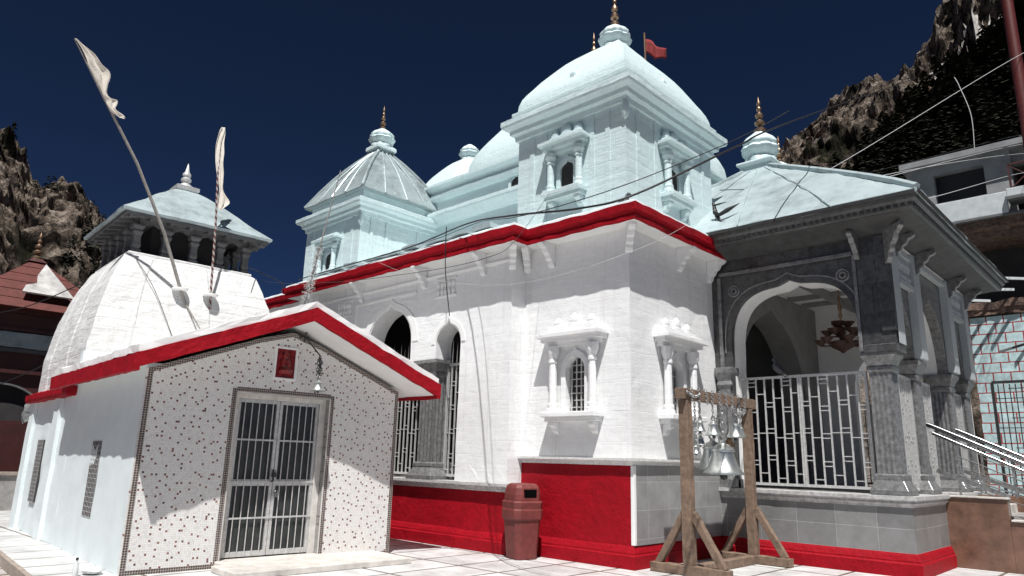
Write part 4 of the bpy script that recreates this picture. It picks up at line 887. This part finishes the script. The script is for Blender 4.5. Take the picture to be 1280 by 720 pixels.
make_bell((BX + .05, 10.66, 1.4), .32, .52, zt, 'largest bell, front of the two big bells low on the timber frame', grp)
make_bell((BX - .25, 10.9, 1.46), .28, .5, zt, 'big bell half hidden behind the largest bell on the timber frame', grp, BELLM, .2)
make_bell((BX + .03, 10.42, 1.99), .13, .24, zt, 'second bell from the left in the upper row, on two dark straps', grp, BELLM, 0)
make_bell((BX + .05, 11.12, 1.98), .155, .27, zt, 'widest bell of the upper row, above the right of the largest bell', grp)
make_bell((BX + .04, 11.5 - .16, 2.02), .085, .17, zt, 'small bell of the upper row beside the right post', grp)
make_bell((BX, 10.06, 2.04), .085, .18, zt, 'small bell of the upper row beside the left post', grp)
make_bell((BX - .05, 10.14, 1.83), .09, .16, zt, 'small tilted dark bell under the upper row near the left post', grp)
make_bell((BX - .02, 9.94, 1.7), .075, .14, zt, 'lowest small bell close against the left post', grp)
make_bell((BX - .12, 11.2, 1.84), .12, .17, zt, 'dark bell behind the widest upper bell', grp, BRASS)
CH = thing('chain', 'steel chain draped along the top beam of the bell frame', 'chain', (BX + .09, 10.5, 2.6)); m = MB()
for k in range(9):
    y = BY0 + .05 + k * .22; m = MB(); dy_ = random.uniform(-.05, .05)
    for j in range(7): m.torus((BX + .085, y + dy_ * j / 6, 2.665 - .032 * j), .02, .006, 'x' if j % 2 else 'y', 8, 5)
    m.build('chain_loop', CHAIN, CH, smooth=60)
m = MB()
for k in range(40): y = 10.9 + .5 * k / 40; m.torus((BX + .11, y, 2.5 - .12 * math.sin(PI * k / 40) - random.random() * .08), .02, .006, random.choice('xyz'), 8, 5)
m.build('slack_chain', CHAIN, CH, smooth=60); m = MB()
for k in range(30): y = BY0 - .1 + .4 * k / 30; m.torus((BX + .1, y, 2.6 - .06 * math.sin(PI * k / 30)), .018, .006, random.choice('xyz'), 8, 5)
m.build('slack_chain', CHAIN, CH, smooth=60)

# ------------------------------------------------------------------ hanging lamp and pigeon in the porch
lc = Vector((-4.5, 13.7, 3.78)); HL = thing('hanging_lamp', 'terracotta tiered hanging lamp with cup shaped saucers inside the porch arch', 'lamp', lc)
m = MB(); m.tube([lc + Vector((0, 0, .2)), (lc.x, lc.y, 5.3)], .012, 6); m.lathe((lc.x, lc.y, lc.z + .5), [(.02, 0), (.04, .05), (.02, .12), (.045, .2), (.02, .3), (.03, .36), (.01, .45)], 10); m.build('rod', BRASS, HL, smooth=50)
m = MB(); m.lathe((lc.x, lc.y, lc.z - .16), [(.02, 0), (.06, .04), (.2, .12), (.26, .2), (.2, .22), (.05, .24), (.05, .4), (.12, .46), (.04, .5)], 16); m.build('centre_bowl', TERRA, HL, smooth=40)
for n_, rr_, z_ in ((6, .38, .0), (5, .25, .17), (3, .11, .32)):
    for k in range(n_):
        a = 2 * PI * k / n_ + rr_ * 3; c_ = (lc.x + rr_ * math.cos(a), lc.y + rr_ * math.sin(a), lc.z + z_); m = MB()
        m.lathe(c_, [(.03, 0), (.06, .03), (.105, .08), (.125, .105), (.105, .1), (.05, .04)], 12); m.tube([(lc.x, lc.y, lc.z + z_ - .02), c_], .014, 6); m.build('saucer', TERRA, HL, smooth=40)
def pigeon(PG, label, k, flip=1):
    BD = thing('pigeon', label, 'bird', PG); m = MB(); F = lambda x, y, z: PG + Vector((x * flip, y, z)) * k
    m.tube([F(-.125, .07, .268), F(-.098, .05, .276), F(-.085, .04, .283), F(-.055, .03, .285), F(-.035, .02, .262), F(-.03, .015, .225), F(-.03, .01, .175), F(.0, 0, .125), F(.04, -.02, .09), F(.085, -.04, .055), F(.13, -.06, .02), F(.17, -.08, -.03), F(.2, -.095, -.07)], [q * k for q in (.003, .008, .026, .036, .032, .036, .06, .078, .074, .055, .036, .03, .022)], 14); m.build('body', BIRD, BD, smooth=60)
    for s_ in (-1, 1):
        m = MB(); m.tube([F(.02, .03 * s_, .08), F(.015, .03 * s_, .0)], .007, 6); m.build('leg', TERRA, BD)
        m = MB(); m.tube([F(-.03, .055 * s_ + .01, .18), F(.02, .07 * s_ - .01, .14), F(.08, .05 * s_ - .04, .085), F(.15, .02 * s_ - .07, .01)], [q * k for q in (.012, .036, .034, .006)], 8); m.build('wing', BIRD, BD, smooth=60)
pigeon(Vector((-5.27, YP + .3, 3.155)), 'dark grey pigeon perched on top of the porch gate', .95)
pigeon(Vector((-6.3, 9.28, 5.62)), 'dark pigeon perched on the corner of the red cornice below the domed tower', .9, -1)
m = MB()
for pts, rr in (([(-6.06, 11.9, 6.4), (-6.0, 11.85, 6.2), (-5.9, 11.8, 6.12), (-5.75, 11.85, 6.2), (-5.55, 11.95, 6.32)], (.02, .05, .035, .045, .005)), ([(-6.06, 11.9, 6.42), (-5.97, 11.86, 6.12), (-5.86, 11.8, 5.98), (-5.7, 11.85, 5.98)], (.03, .045, .02, .005)), ([(-6.03, 11.9, 6.1), (-5.95, 11.8, 5.88), (-5.84, 11.78, 5.8), (-5.6, 11.85, 5.92)], (.01, .025, .03, .004)), ([(-6.05, 11.88, 6.36), (-5.9, 11.85, 6.36), (-5.78, 11.9, 6.38)], (.02, .015, .004))): m.tube(pts, rr, 6)
tag(m.build('torn_sheet', CABLE, smooth=70), 'torn black sheet caught between the tin porch roof and the domed tower', 'sheet')
# ------------------------------------------------------------------ litter by the shrine corner
bo = L2W(-.3, -1.32, 0); BO = thing('bottle', 'small clear plastic bottle with black cap left by the shrine corner', 'bottle', bo); m = MB(); m.lathe(bo, [(.03, 0), (.033, .01), (.033, .13), (.014, .17), (.014, .19)], 14); m.build('bottle_body', plain('clear_plastic', (.6, .62, .62), .1, var=.1), BO, smooth=50); m = MB(); m.lathe((bo[0], bo[1], .19), [(.017, 0), (.017, .025), (.012, .03)], 12); m.build('cap', CABLE, BO)
pb = L2W(-.35, -1.12, .06); m = MB(); rs = []
for i in range(7):
    t_ = i / 6 * PI; rs.append([(pb[0] + math.sin(t_) * .15 * math.cos(a) * (1 + .3 * noise.noise(Vector((a, i, 0)))), pb[1] + math.sin(t_) * .12 * math.sin(a), .05 - math.cos(t_) * .05 + .015 * noise.noise(Vector((a * 2, i * 2, 3)))) for a in [2 * PI * k / 14 for k in range(14)]])
m.rings(rs); tag(m.build('plastic_bag', plain('crumpled_plastic', (.6, .62, .62), .3, var=.3, scale=14, bump=.8, bscale=25)), 'crumpled grey plastic bag on the ledge beside the shrine corner', 'bag')

# ------------------------------------------------------------------ overhead cables
def cable(pts, r, mat, label, sag=0):
    P = [Vector(p) for p in pts]; out = []
    n = 10
    for i in range(len(P) - 1):
        p0 = P[max(i - 1, 0)]; p1, p2 = P[i], P[i + 1]; p3 = P[min(i + 2, len(P) - 1)]
        for k in range(n):
            t_ = k / n; a = .5 * ((2 * p1) + (p2 - p0) * t_ + (2 * p0 - 5 * p1 + 4 * p2 - p3) * t_ ** 2 + (3 * p1 - p0 - 3 * p2 + p3) * t_ ** 3)
            out.append(a + Vector((0, 0, -sag * math.sin(PI * t_))))
    out.append(P[-1]); m = MB(); m.tube(out, r, 6); return tag(m.build('overhead_cable', mat, smooth=80), label, 'cable')
cable([(-9.6, 40, 22.5), (-6.12, 30, 17.1), (-4.35, 12, 7.67), (-3.72, 8, 5.51), (-4.25, 6.5, 4.55), (-4.92, 6.3, 4.47), (-6.29, 6.6, 4.77), (-9.27, 8.5, 5.8), (-11.2, 8.66, 5.74), (-13.6, 8.66, 5.74), (-15.6, 8.7, 5.75)], .013, CABLE, 'thick black cable crossing in front of the domed tower towards the hillside')
cable([(-3.4, 9, 6.3), (-3.72, 8.0, 5.61), (-4.25, 6.5, 4.71), (-5.31, 6.4, 4.62), (-6.51, 6.8, 4.84), (-8.95, 8.5, 5.76), (-10.4, 8.64, 5.74), (-12.4, 8.7, 5.76)], .006, CABLE, 'thin grey wire running just above the red cornice under the domed tower')
cable([(-19, 7.6, 6.3), (-13.99, 7.0, 5.11), (-10.78, 6.6, 4.52), (-7.88, 6.3, 4.17), (-6.55, 6.4, 4.18), (-7.07, 7.5, 4.82), (-8.04, 9.45, 6.45)], .004, CABLE, 'black cable sagging across the white wall below the long red cornice')
cable([(-9.88, 8.5, 5.87), (-9.9, 8.55, 5.0), (-9.89, 8.7, 4.15)], .009, CABLE, 'short black cable dangling down beside the narrow arch')
cable([(-12.42, 8.45, 5.72), (-8.83, 7, 4.41), (-6.1, 6.4, 3.74), (-4.54, 7, 4.07), (-5.05, 10, 5.53), (-5.3, 13.4, 7.0)], .0022, WIREW, 'pale string drooping across the white wall and over the window')
cable([(-1.2, 24, 13.6), (-1.69, 20, 11.69), (-4.68, 14, 7.36), (-6.1, 12, 6.1)], .0065, WIREW, 'pale wire rising steeply from the porch roof to the upper right')
cable([(-1.5, 24, 10.8), (-2.13, 22, 10.37), (-5.19, 16, 7.94), (-6.26, 12.6, 6.95)], .009, CABLE, 'topmost of the dark wires passing the grey concrete storey')
cable([(-1.6, 24, 10.5), (-2.17, 22, 10.1), (-3.8, 14, 6.95), (-6.0, 12, 6.05)], .0065, WIREW, 'second pale wire down in front of the grey concrete storey')
cable([(-1.6, 24, 10.15), (-2.2, 22, 9.83), (-3.5, 14.5, 7.2), (-5.6, 12.4, 6.3)], .0065, WIREW, 'third pale wire down, crossing the dark window opening')
cable([(-1.7, 24, 9.65), (-2.26, 22, 9.3), (-3.03, 14, 6.37), (-3.4, 11.6, 5.75)], .0065, WIREW, 'lowest pale wire crossing the grey storey to the porch roof corner')
cable([(-3.85, 24, 13.6), (-3.75, 24, 13.25), (-3.55, 24, 12.2), (-3.58, 24, 11.08)], .012, WIREW, 'short white rope hanging down to the roof of the grey building')
cable([(-26, 2, 4.9), (-20, 3.58, 4.59), (-17, 4.45, 5.04), (-15.6, 5, 5.3)], .012, CABLE, 'dark wire running past the maroon pagoda roof to the gallery')
cable([L2W(-4.0, 1.9, 5.3), (-15.5, 8.2, 5.55), (-17, 9, 5.7)], .01, CABLE, 'thin dark wire from the gallery to the left end of the long cornice')
cable([L2W(-4.25, -.2, 5.1), L2W(-4.02, .15, 4.5), L2W(-3.86, .55, 3.6)], .006, CABLE, 'thin wire trailing down the curved white roof')
cable([(-27.8, 2, 3.1), (-24, 3.4, 2.7), (-20, 4.4, 3.3), (-17, 4.6, 3.9)], .012, CABLE, 'slack dark wire in front of the maroon pagoda walls')

# ------------------------------------------------------------------ unfinished building on the right
UB = thing('unfinished_building', 'unfinished multi storey concrete building with blue block wall, behind the porch', 'building', (-1, 27, 0))
YU = 24.0
m = MB(); m.box(-4.3, 8, YU, YU + .3, 0, 6.1); m.build('block_wall', BLOCKS, UB)
m = MB(); m.box(-4.4, 9, YU - .06, YU + 6, 6.15, 6.32); m.box(-4.4, 9, YU - .1, YU + 6, 6.32, 6.5); m.build('floor_slab', RUBBLE, UB, rough=(.09, .4, .3))
for k in range(9): x = -4.2 + k * .5; z = 6.42 + .25 * (k % 3) + .1; m = MB(); m.bar((x, YU - .7, z), (x + .5 + .1 * (k % 2), YU - .1, z + .02), .05, .07); m.build('lath', CONCL, UB)
m = MB(); m.box(-4.6, 9, YU + 1.6, YU + 1.8, 6.5, 8.5); m.build('void_shade', DARK, UB)  # dark-coloured wall stands in for the shade of the open storey
m = MB(); m.box(-5.6, 9, YU - .1, YU + 6, 8.42, 8.62); m.box(-5.6, 9, YU - .35, YU + 5, 8.62, 8.9); m.build('floor_slab', RUBBLE, UB, rough=(.08, .35, .3))
m = MB(); m.box(-5.6, -2.9, YU - .5, YU - .35, 8.95, 9.6); m.box(-2.88, 6, YU - .7, YU - .55, 9.35, 9.6); m.build('balcony_front', CONCL, UB, bevel=.02)
m = MB(); m.box(-5.6, 6, YU - .5, YU + .2, 8.9, 8.96); m.box(-2.88, 6, YU - .7, YU, 9.28, 9.36); m.build('balcony_floor', CONC, UB)
m = MB(); pl = [(-5.5, 9.2), (-2.75, 9.2), (-2.75, 11.05), (-5.5, 11.05)]
m.box(-5.5, -4.75, YU, YU + .3, 9.0, 11.0); m.box(-4.75, -3.42, YU, YU + .3, 9.0, 9.78); m.box(-4.75, -3.42, YU, YU + .3, 10.72, 11.0); m.box(-3.42, -2.75, YU, YU + .3, 9.0, 11.0)
m.box(-2.75, 6, YU + .3, YU + .5, 10.6, 11.0)
m.box(-5.6, 6.2, YU - .35, YU + 5, 11.0, 11.18); m.box(-5.5, -5.3, YU + .3, YU + 5, 9, 11); m.build('concrete_frame', CONC2, UB, bevel=.01, rough=(.008, .5, .6))
m = MB(); m.box(-4.75, -3.42, YU + .25, YU + .28, 9.78, 10.72); m.build('window', plain('unlit_opening', (.01, .01, .011), .6), UB)  # dark sheet paints the unlit inside of the window opening
m = MB(); m.box(-2.75, 6, YU + 1.0, YU + 1.1, 9, 10.6); m.build('recess_wall', plain('maroon_recess', (.035, .008, .008), .7), UB)
m = MB()
for k in range(4):
    x = -2.75 + k * .8; m.bar((x, YU - .6, 9.6), (x + .8, YU - .6, 10.3), .03, .03); m.bar((x + .8, YU - .6, 9.6), (x, YU - .6, 10.3), .03, .03); m.bar((x, YU - .6, 9.6), (x, YU - .6, 10.35), .05, .05)
m.bar((-2.75, YU - .6, 10.33), (1, YU - .6, 10.33), .05, .05); m.build('balcony_railing', BRSHEET, UB)
UB.location.z = -.2
RP = thing('post', 'tall dark red post rising at the far right edge', 'post', (-1.85, 20, 0)); m = MB(); m.tube([(-1.86, 20, 0), (-1.86, 20, 16)], .13, 12); m.build('shaft', plain('dark_red_paint', (.09, .012, .01), .5, var=.3), RP, smooth=60); m = MB(); m.lathe((-1.86, 20, 0), [(.3, 0), (.3, .1), (.15, .2)], 12); m.build('foot', CONC, RP)
RL = thing('railing', 'dark metal grid railing in front of the blue block wall', 'railing', (-1, 19.5, 0))
for x in (-3.2, -1.9, -.6): m = MB(); m.bar((x, 19.5, 0), (x, 19.5, 3.55), .05, .06, (1, 0, 0)); m.build('post', IRON, RL)
m = MB()
for k in range(26): x = -3.2 + k * .11; m.bar((x, 19.5, 1), (x, 19.5, 3.5), .02, .02, (1, 0, 0))
for k in range(11): z = 1.2 + k * .22; m.bar((-3.2 + .3 * (k % 3), 19.5, z), (-.6, 19.5, z), .018, .018)
m.bar((-3.2, 19.5, 3.55), (-.5, 19.5, 3.55), .06, .06); m.build('grid', IRON, RL)
FL = thing('floodlight', 'small floodlight on an arm before the blue block wall', 'lamp', (-2.3, 21, 4.6)); m = MB(); m.bar((-3.2, 21, 4.45), (-1.0, 21, 5.05), .08, .05); m.build('arm', CONC, FL); m = MB(); m.box(-2.4, -2.12, 20.9, 21.0, 4.5, 4.85); m.box(-2.36, -2.16, 20.88, 20.9, 4.54, 4.81); m.build('lamp_head', IRON, FL, bevel=.01)

# ------------------------------------------------------------------ maroon pagoda on the left
PGD = thing('pagoda', 'maroon stepped pagoda building with pointed roof and white patch on its side', 'pagoda', (-30, 5.6, 0))
m = MB(); m.box(-33, -28.2, 1.0, 11, 0, 2.6); m.box(-32.6, -28.3, 2.2, 10, 2.6, 5.9); m.build('wall', BRSHEET, PGD)
for z in (3.2, 3.9, 4.6, 5.3, 5.9): m = MB(); m.box(-28.3, -28.15, 1.6, 10.4, z, z + .12); m.build('board', BRSHEET if z != 4.6 else CONC, PGD)
m = MB(); m.box(-28.14, -28.08, 2.0, 8.6, 4.75, 5.25); m.build('grey_sheet', TIN2, PGD, rough=(.03, .5, .4))
m = MB()
for k in range(6):
    h0 = 2.5 - k * .4; z = 6.0 + k * .36; m.sq((-30.0, 6.15), [(h0 - .05, h0 - .05, z), (h0 + .02, h0 + .02, z + .02), (h0 - .38, h0 - .38, z + .36)])
m.build('roof', plain('maroon_shingle', (.10, .022, .017), .7, var=.4, scale=5, bump=.4), PGD)
m = MB(); m.add([(-27.75, 5.45, 6.55), (-27.75, 7.0, 6.55), (-29.2, 6.3, 7.9), (-28.7, 6.0, 7.35), (-28.35, 5.95, 7.0), (-28.15, 5.6, 6.85)], [(0, 1, 2, 3, 4, 5)]); o = m.build('white_patch', plain('dirty_limewash', (.38, .37, .36), .8, var=.5, scale=2.2), PGD); o.modifiers.new('s', 'SOLIDIFY').thickness = .06
m = MB(); m.sq((-30, 6.15), [(.3, .3, 8.1), (.1, .1, 8.3)]); m.build('roof_cap', BRSHEET, PGD); finial('finial', BRASS, PGD, (-30, 6.15, 8.2), 1.1, .2)
m = MB(); a = arch_pts(5.4, 1.3, 2.4, 1.1, 0); m.prism([(6.7, .6)] + a + [(4.1, .6)], 'x', -28.19, -28.1); m.build('doorway', DARK, PGD)
m = MB(); ao = arch_pts(5.4, 1.36, 2.4, 1.16, 0); m.prism(ao + a[::-1], 'x', -28.19, -27.9); m.build('doorway_trim', CONC, PGD)
LW = thing('parapet', 'low grey marble parapet in front of the maroon pagoda', 'wall', (-21.5, 3, 0)); m = MB(); m.box(-22, -21.6, -6, 9, 0, .85); m.build('wall', GMARB, LW); m = MB(); m.box(-22.05, -21.55, -6, 9, .851, .92); m.build('coping', KERBM, LW)
m = MB(); m.box(-26, -25.9, -6, 12, 0, 2.3); tag(m.build('dark_screen', BRSHEET), 'dark maroon hoarding between the parapet and the pagoda', 'hoarding')
m = MB(); m.prism([(4.62, 2.55), (4.72, 2.62), (4.9, 2.58), (4.98, 2.5), (4.95, 2.3), (4.84, 2.27), (4.8, 2.18), (4.66, 2.1), (4.6, 2.32)], 'x', -21.02, -21.0)
tag(m.build('hanging_cloth', plain('patchy_pale_cloth', (.22, .23, .23), .8, var=.6, scale=4), rough=(.03, .15, .1)), 'ragged pale cloth hanging beside the curved tower shrine', 'cloth')

# ------------------------------------------------------------------ mountains
def interp(tab, a):
    tab = sorted(tab)
    if a <= tab[0][0]: return tab[0][1]
    for (a0, e0), (a1, e1) in zip(tab, tab[1:]):
        if a <= a1: return e0 + (e1 - e0) * (a - a0) / (a1 - a0)
    return tab[-1][1]
def ridged(p, oct_=5):
    s, a = 0, 1
    for _ in range(oct_): s += a * (1 - abs(noise.noise(p)) * 2); p = p * 2.03 + Vector((3.1, 1.7, 5.2)); a *= .52
    return s
def mount(name, tab, a0, a1, r0, r1, na, nr, amp):
    def pt(a, t_):
        r_ = r0 + (r1 - r0) * t_; e = interp(tab, a); H_ = r1 * math.tan(R(e))
        hgt = H_ * (t_ ** .85 if t_ <= 1 else 1 - (t_ - 1) * 1.5)
        p = Vector((r_ * math.cos(R(a)), r_ * math.sin(R(a)), hgt)); k = min(1, t_ * 2.2)
        d_ = (ridged(p / 38.0) - .9) * amp * k; d2 = (ridged(p / 11.0, 5) - .9) * amp * .2 * k + noise.noise(p / 3.2) * amp * .17 * k + noise.noise(p / 1.5) * amp * .06 * k
        damp = 1 if t_ < .9 else max(.25, 1 - (t_ - .9) * 7.5)
        rad = Vector((-math.cos(R(a)), -math.sin(R(a)), .55))
        return p + rad * (d_ * damp + d2)
    m = MB()
    for i in range(na + 1):
        for j in range(nr + 1): m.v.append(tuple(pt(a0 + (a1 - a0) * i / na, 1.25 * j / nr)))
    w_ = nr + 1; m.f = [[i * w_ + j, (i + 1) * w_ + j, (i + 1) * w_ + j + 1, i * w_ + j + 1] for i in range(na) for j in range(nr)]
    o = m.build(name, ROCK, smooth=None); tag(o, kind='structure'); return pt
TR_ = [(122, 2), (117, 17), (112.61, 22.0), (111.0, 23.3), (109.4, 24.5), (106.96, 25.5), (104.0, 26.7), (102.4, 27.2), (101.6, 27.6), (101.1, 28.3), (100.2, 28.6), (99.75, 29.8), (98.7, 30.3), (98.3, 31.7), (97.4, 33.9), (93.4, 35.4), (87.8, 36.6), (75, 36)]
TL_ = [(150, 2), (157, 5), (160.2, 8.0), (164.0, 13.3), (165.1, 15.7), (165.5, 16.3), (166.2, 17.1), (166.9, 17.7), (167.7, 17.8), (168.3, 17.4), (168.9, 16.8), (169.45, 16.9), (170.6, 18.6), (171.1, 19.2), (171.7, 19.8), (173.2, 20.5), (176.3, 21), (190, 22)]
ptR = mount('mountain', TR_, 78, 122, 60, 230, 330, 190, 9)
ptL = mount('mountain', TL_, 150, 188, 70, 260, 300, 170, 9)
m = MB(); top_, bot_ = [], []; rnd = random.Random(3)
for i in range(60):
    a = 101.6 - 5.9 * i / 59; e0 = 25.8 + 1.95 * i / 59; best = min((abs(math.degrees(math.atan2(ptR(a, t_).z - 1.55, math.hypot(ptR(a, t_).x, ptR(a, t_).y))) - e0), t_) for t_ in [.3 + .65 * k / 120 for k in range(121)])[1]
    w_ = (.012 + .02 * math.sin(PI * i / 59) + rnd.uniform(-.006, .01)); up_ = Vector((-math.cos(R(a)), -math.sin(R(a)), .6)) * 1.1
    bot_.append(ptR(a, best - w_) + up_); top_.append(ptR(a, best + w_) + up_)
for i in range(60): m.v += [tuple(bot_[i]), tuple((bot_[i] + top_[i]) / 2 + Vector((0, 0, rnd.uniform(-.5, 1.2)))), tuple(top_[i])]
m.f = [[i * 3 + j, (i + 1) * 3 + j, (i + 1) * 3 + j + 1, i * 3 + j + 1] for i in range(59) for j in range(2)]
tag(m.build('scree', plain('pale_scree', (.34, .32, .30), .9, var=.7, scale=.35), rough=(.5, 2, 3)), kind='structure')
def conifer(m, b, h, r, seed, n=90):
    rnd = random.Random(seed); lx, ly = rnd.uniform(-.06, .06) * h, rnd.uniform(-.06, .06) * h
    for k in range(n):
        t0 = rnd.random() ** 1.25 if k > 3 else .9 + .02 * k; layer = .5 + .5 * abs(math.sin(t0 * 19 + seed)); rr = r * ((1 - t0) ** .75) * (.35 + .65 * layer) * rnd.uniform(.5, 1.1) + .05
        a = rnd.uniform(0, 2 * PI); sz = rnd.uniform(.32, .8) * (.5 + .6 * (1 - t0)) * h / 6; ca, sa = math.cos(a), math.sin(a)
        cx_, cy_, cz_ = b.x + lx * t0 + rr * ca, b.y + ly * t0 + rr * sa, b.z + h * (.05 + .95 * t0); i = len(m.v)
        m.v += [(cx_ - ca * sz * .9, cy_ - sa * sz * .9, cz_ + sz * .5), (cx_ - sa * sz * .6 + ca * sz * .3, cy_ + ca * sz * .6 + sa * sz * .3, cz_ - sz * .2), (cx_ + ca * sz, cy_ + sa * sz, cz_ - sz * rnd.uniform(.1, .7)), (cx_ + sa * sz * .6 + ca * sz * .3, cy_ - ca * sz * .6 + sa * sz * .3, cz_ - sz * .2)]
        m.f += [[i, i + 1, i + 2, i + 3]]
FT = [(111.2, 19.5), (105.8, 21.9), (104.3, 23.4), (102.5, 24.8), (99.8, 25.9), (97.1, 27.0), (94.5, 28.7), (88, 31), (76, 33)]
m = MB(); cnt = 0; rnd = random.Random(5)
while cnt < 3000:
    a = rnd.uniform(80, 113); t_ = rnd.uniform(.12, 1.0); p = ptR(a, t_); e = math.degrees(math.atan2(p.z - 1.55, math.hypot(p.x, p.y))); lim = interp(FT, a)
    cl = noise.noise(p / 30.0)
    if e > lim + 3.0 * cl - 1.3 or (abs(a - 99) < 3.4 and abs(e - (26.6 + (99 - a) * .35)) < .55): continue
    if e < 4: continue
    conifer(m, p - Vector((0, 0, 1)), rnd.uniform(3.5, 8), rnd.uniform(1.3, 2.4), cnt); cnt += 1
tag(m.build('hillside_forest', NEEDLE), 'dense dark conifer wood on the right hand mountain slope', 'forest', kind='stuff')
m = MB(); cnt = 0
while cnt < 420:
    a = rnd.uniform(158, 180); t_ = rnd.uniform(.15, .95); p = ptL(a, t_); e = math.degrees(math.atan2(p.z - 1.55, math.hypot(p.x, p.y)))
    if noise.noise(p / 26.0) < .02 + (e - 10) * .05 - (.3 if a > 171.5 else 0): continue
    conifer(m, p - Vector((0, 0, 1)), rnd.uniform(2.5, 5), rnd.uniform(.9, 1.6), cnt + 9000); cnt += 1
tag(m.build('hillside_forest', NEEDLE), 'scattered dark conifers on the left hand rocky slope', 'forest', kind='stuff')
for a, h, lab in ((171.15, 11, 'taller lone conifer on the left mountain ridge'), (170.35, 8, 'smaller lone conifer lower on the left mountain ridge')):
    p = ptL(a, .98); t = thing('conifer', lab, 'tree', p); m = MB(); conifer(m, p, h, 1.7, int(a), 160); m.build('crown', NEEDLE, t); m = MB(); m.tube([p - Vector((0, 0, 2)), p + Vector((0, 0, h * .7))], [.3, .08], 6); m.build('trunk', BARK, t)
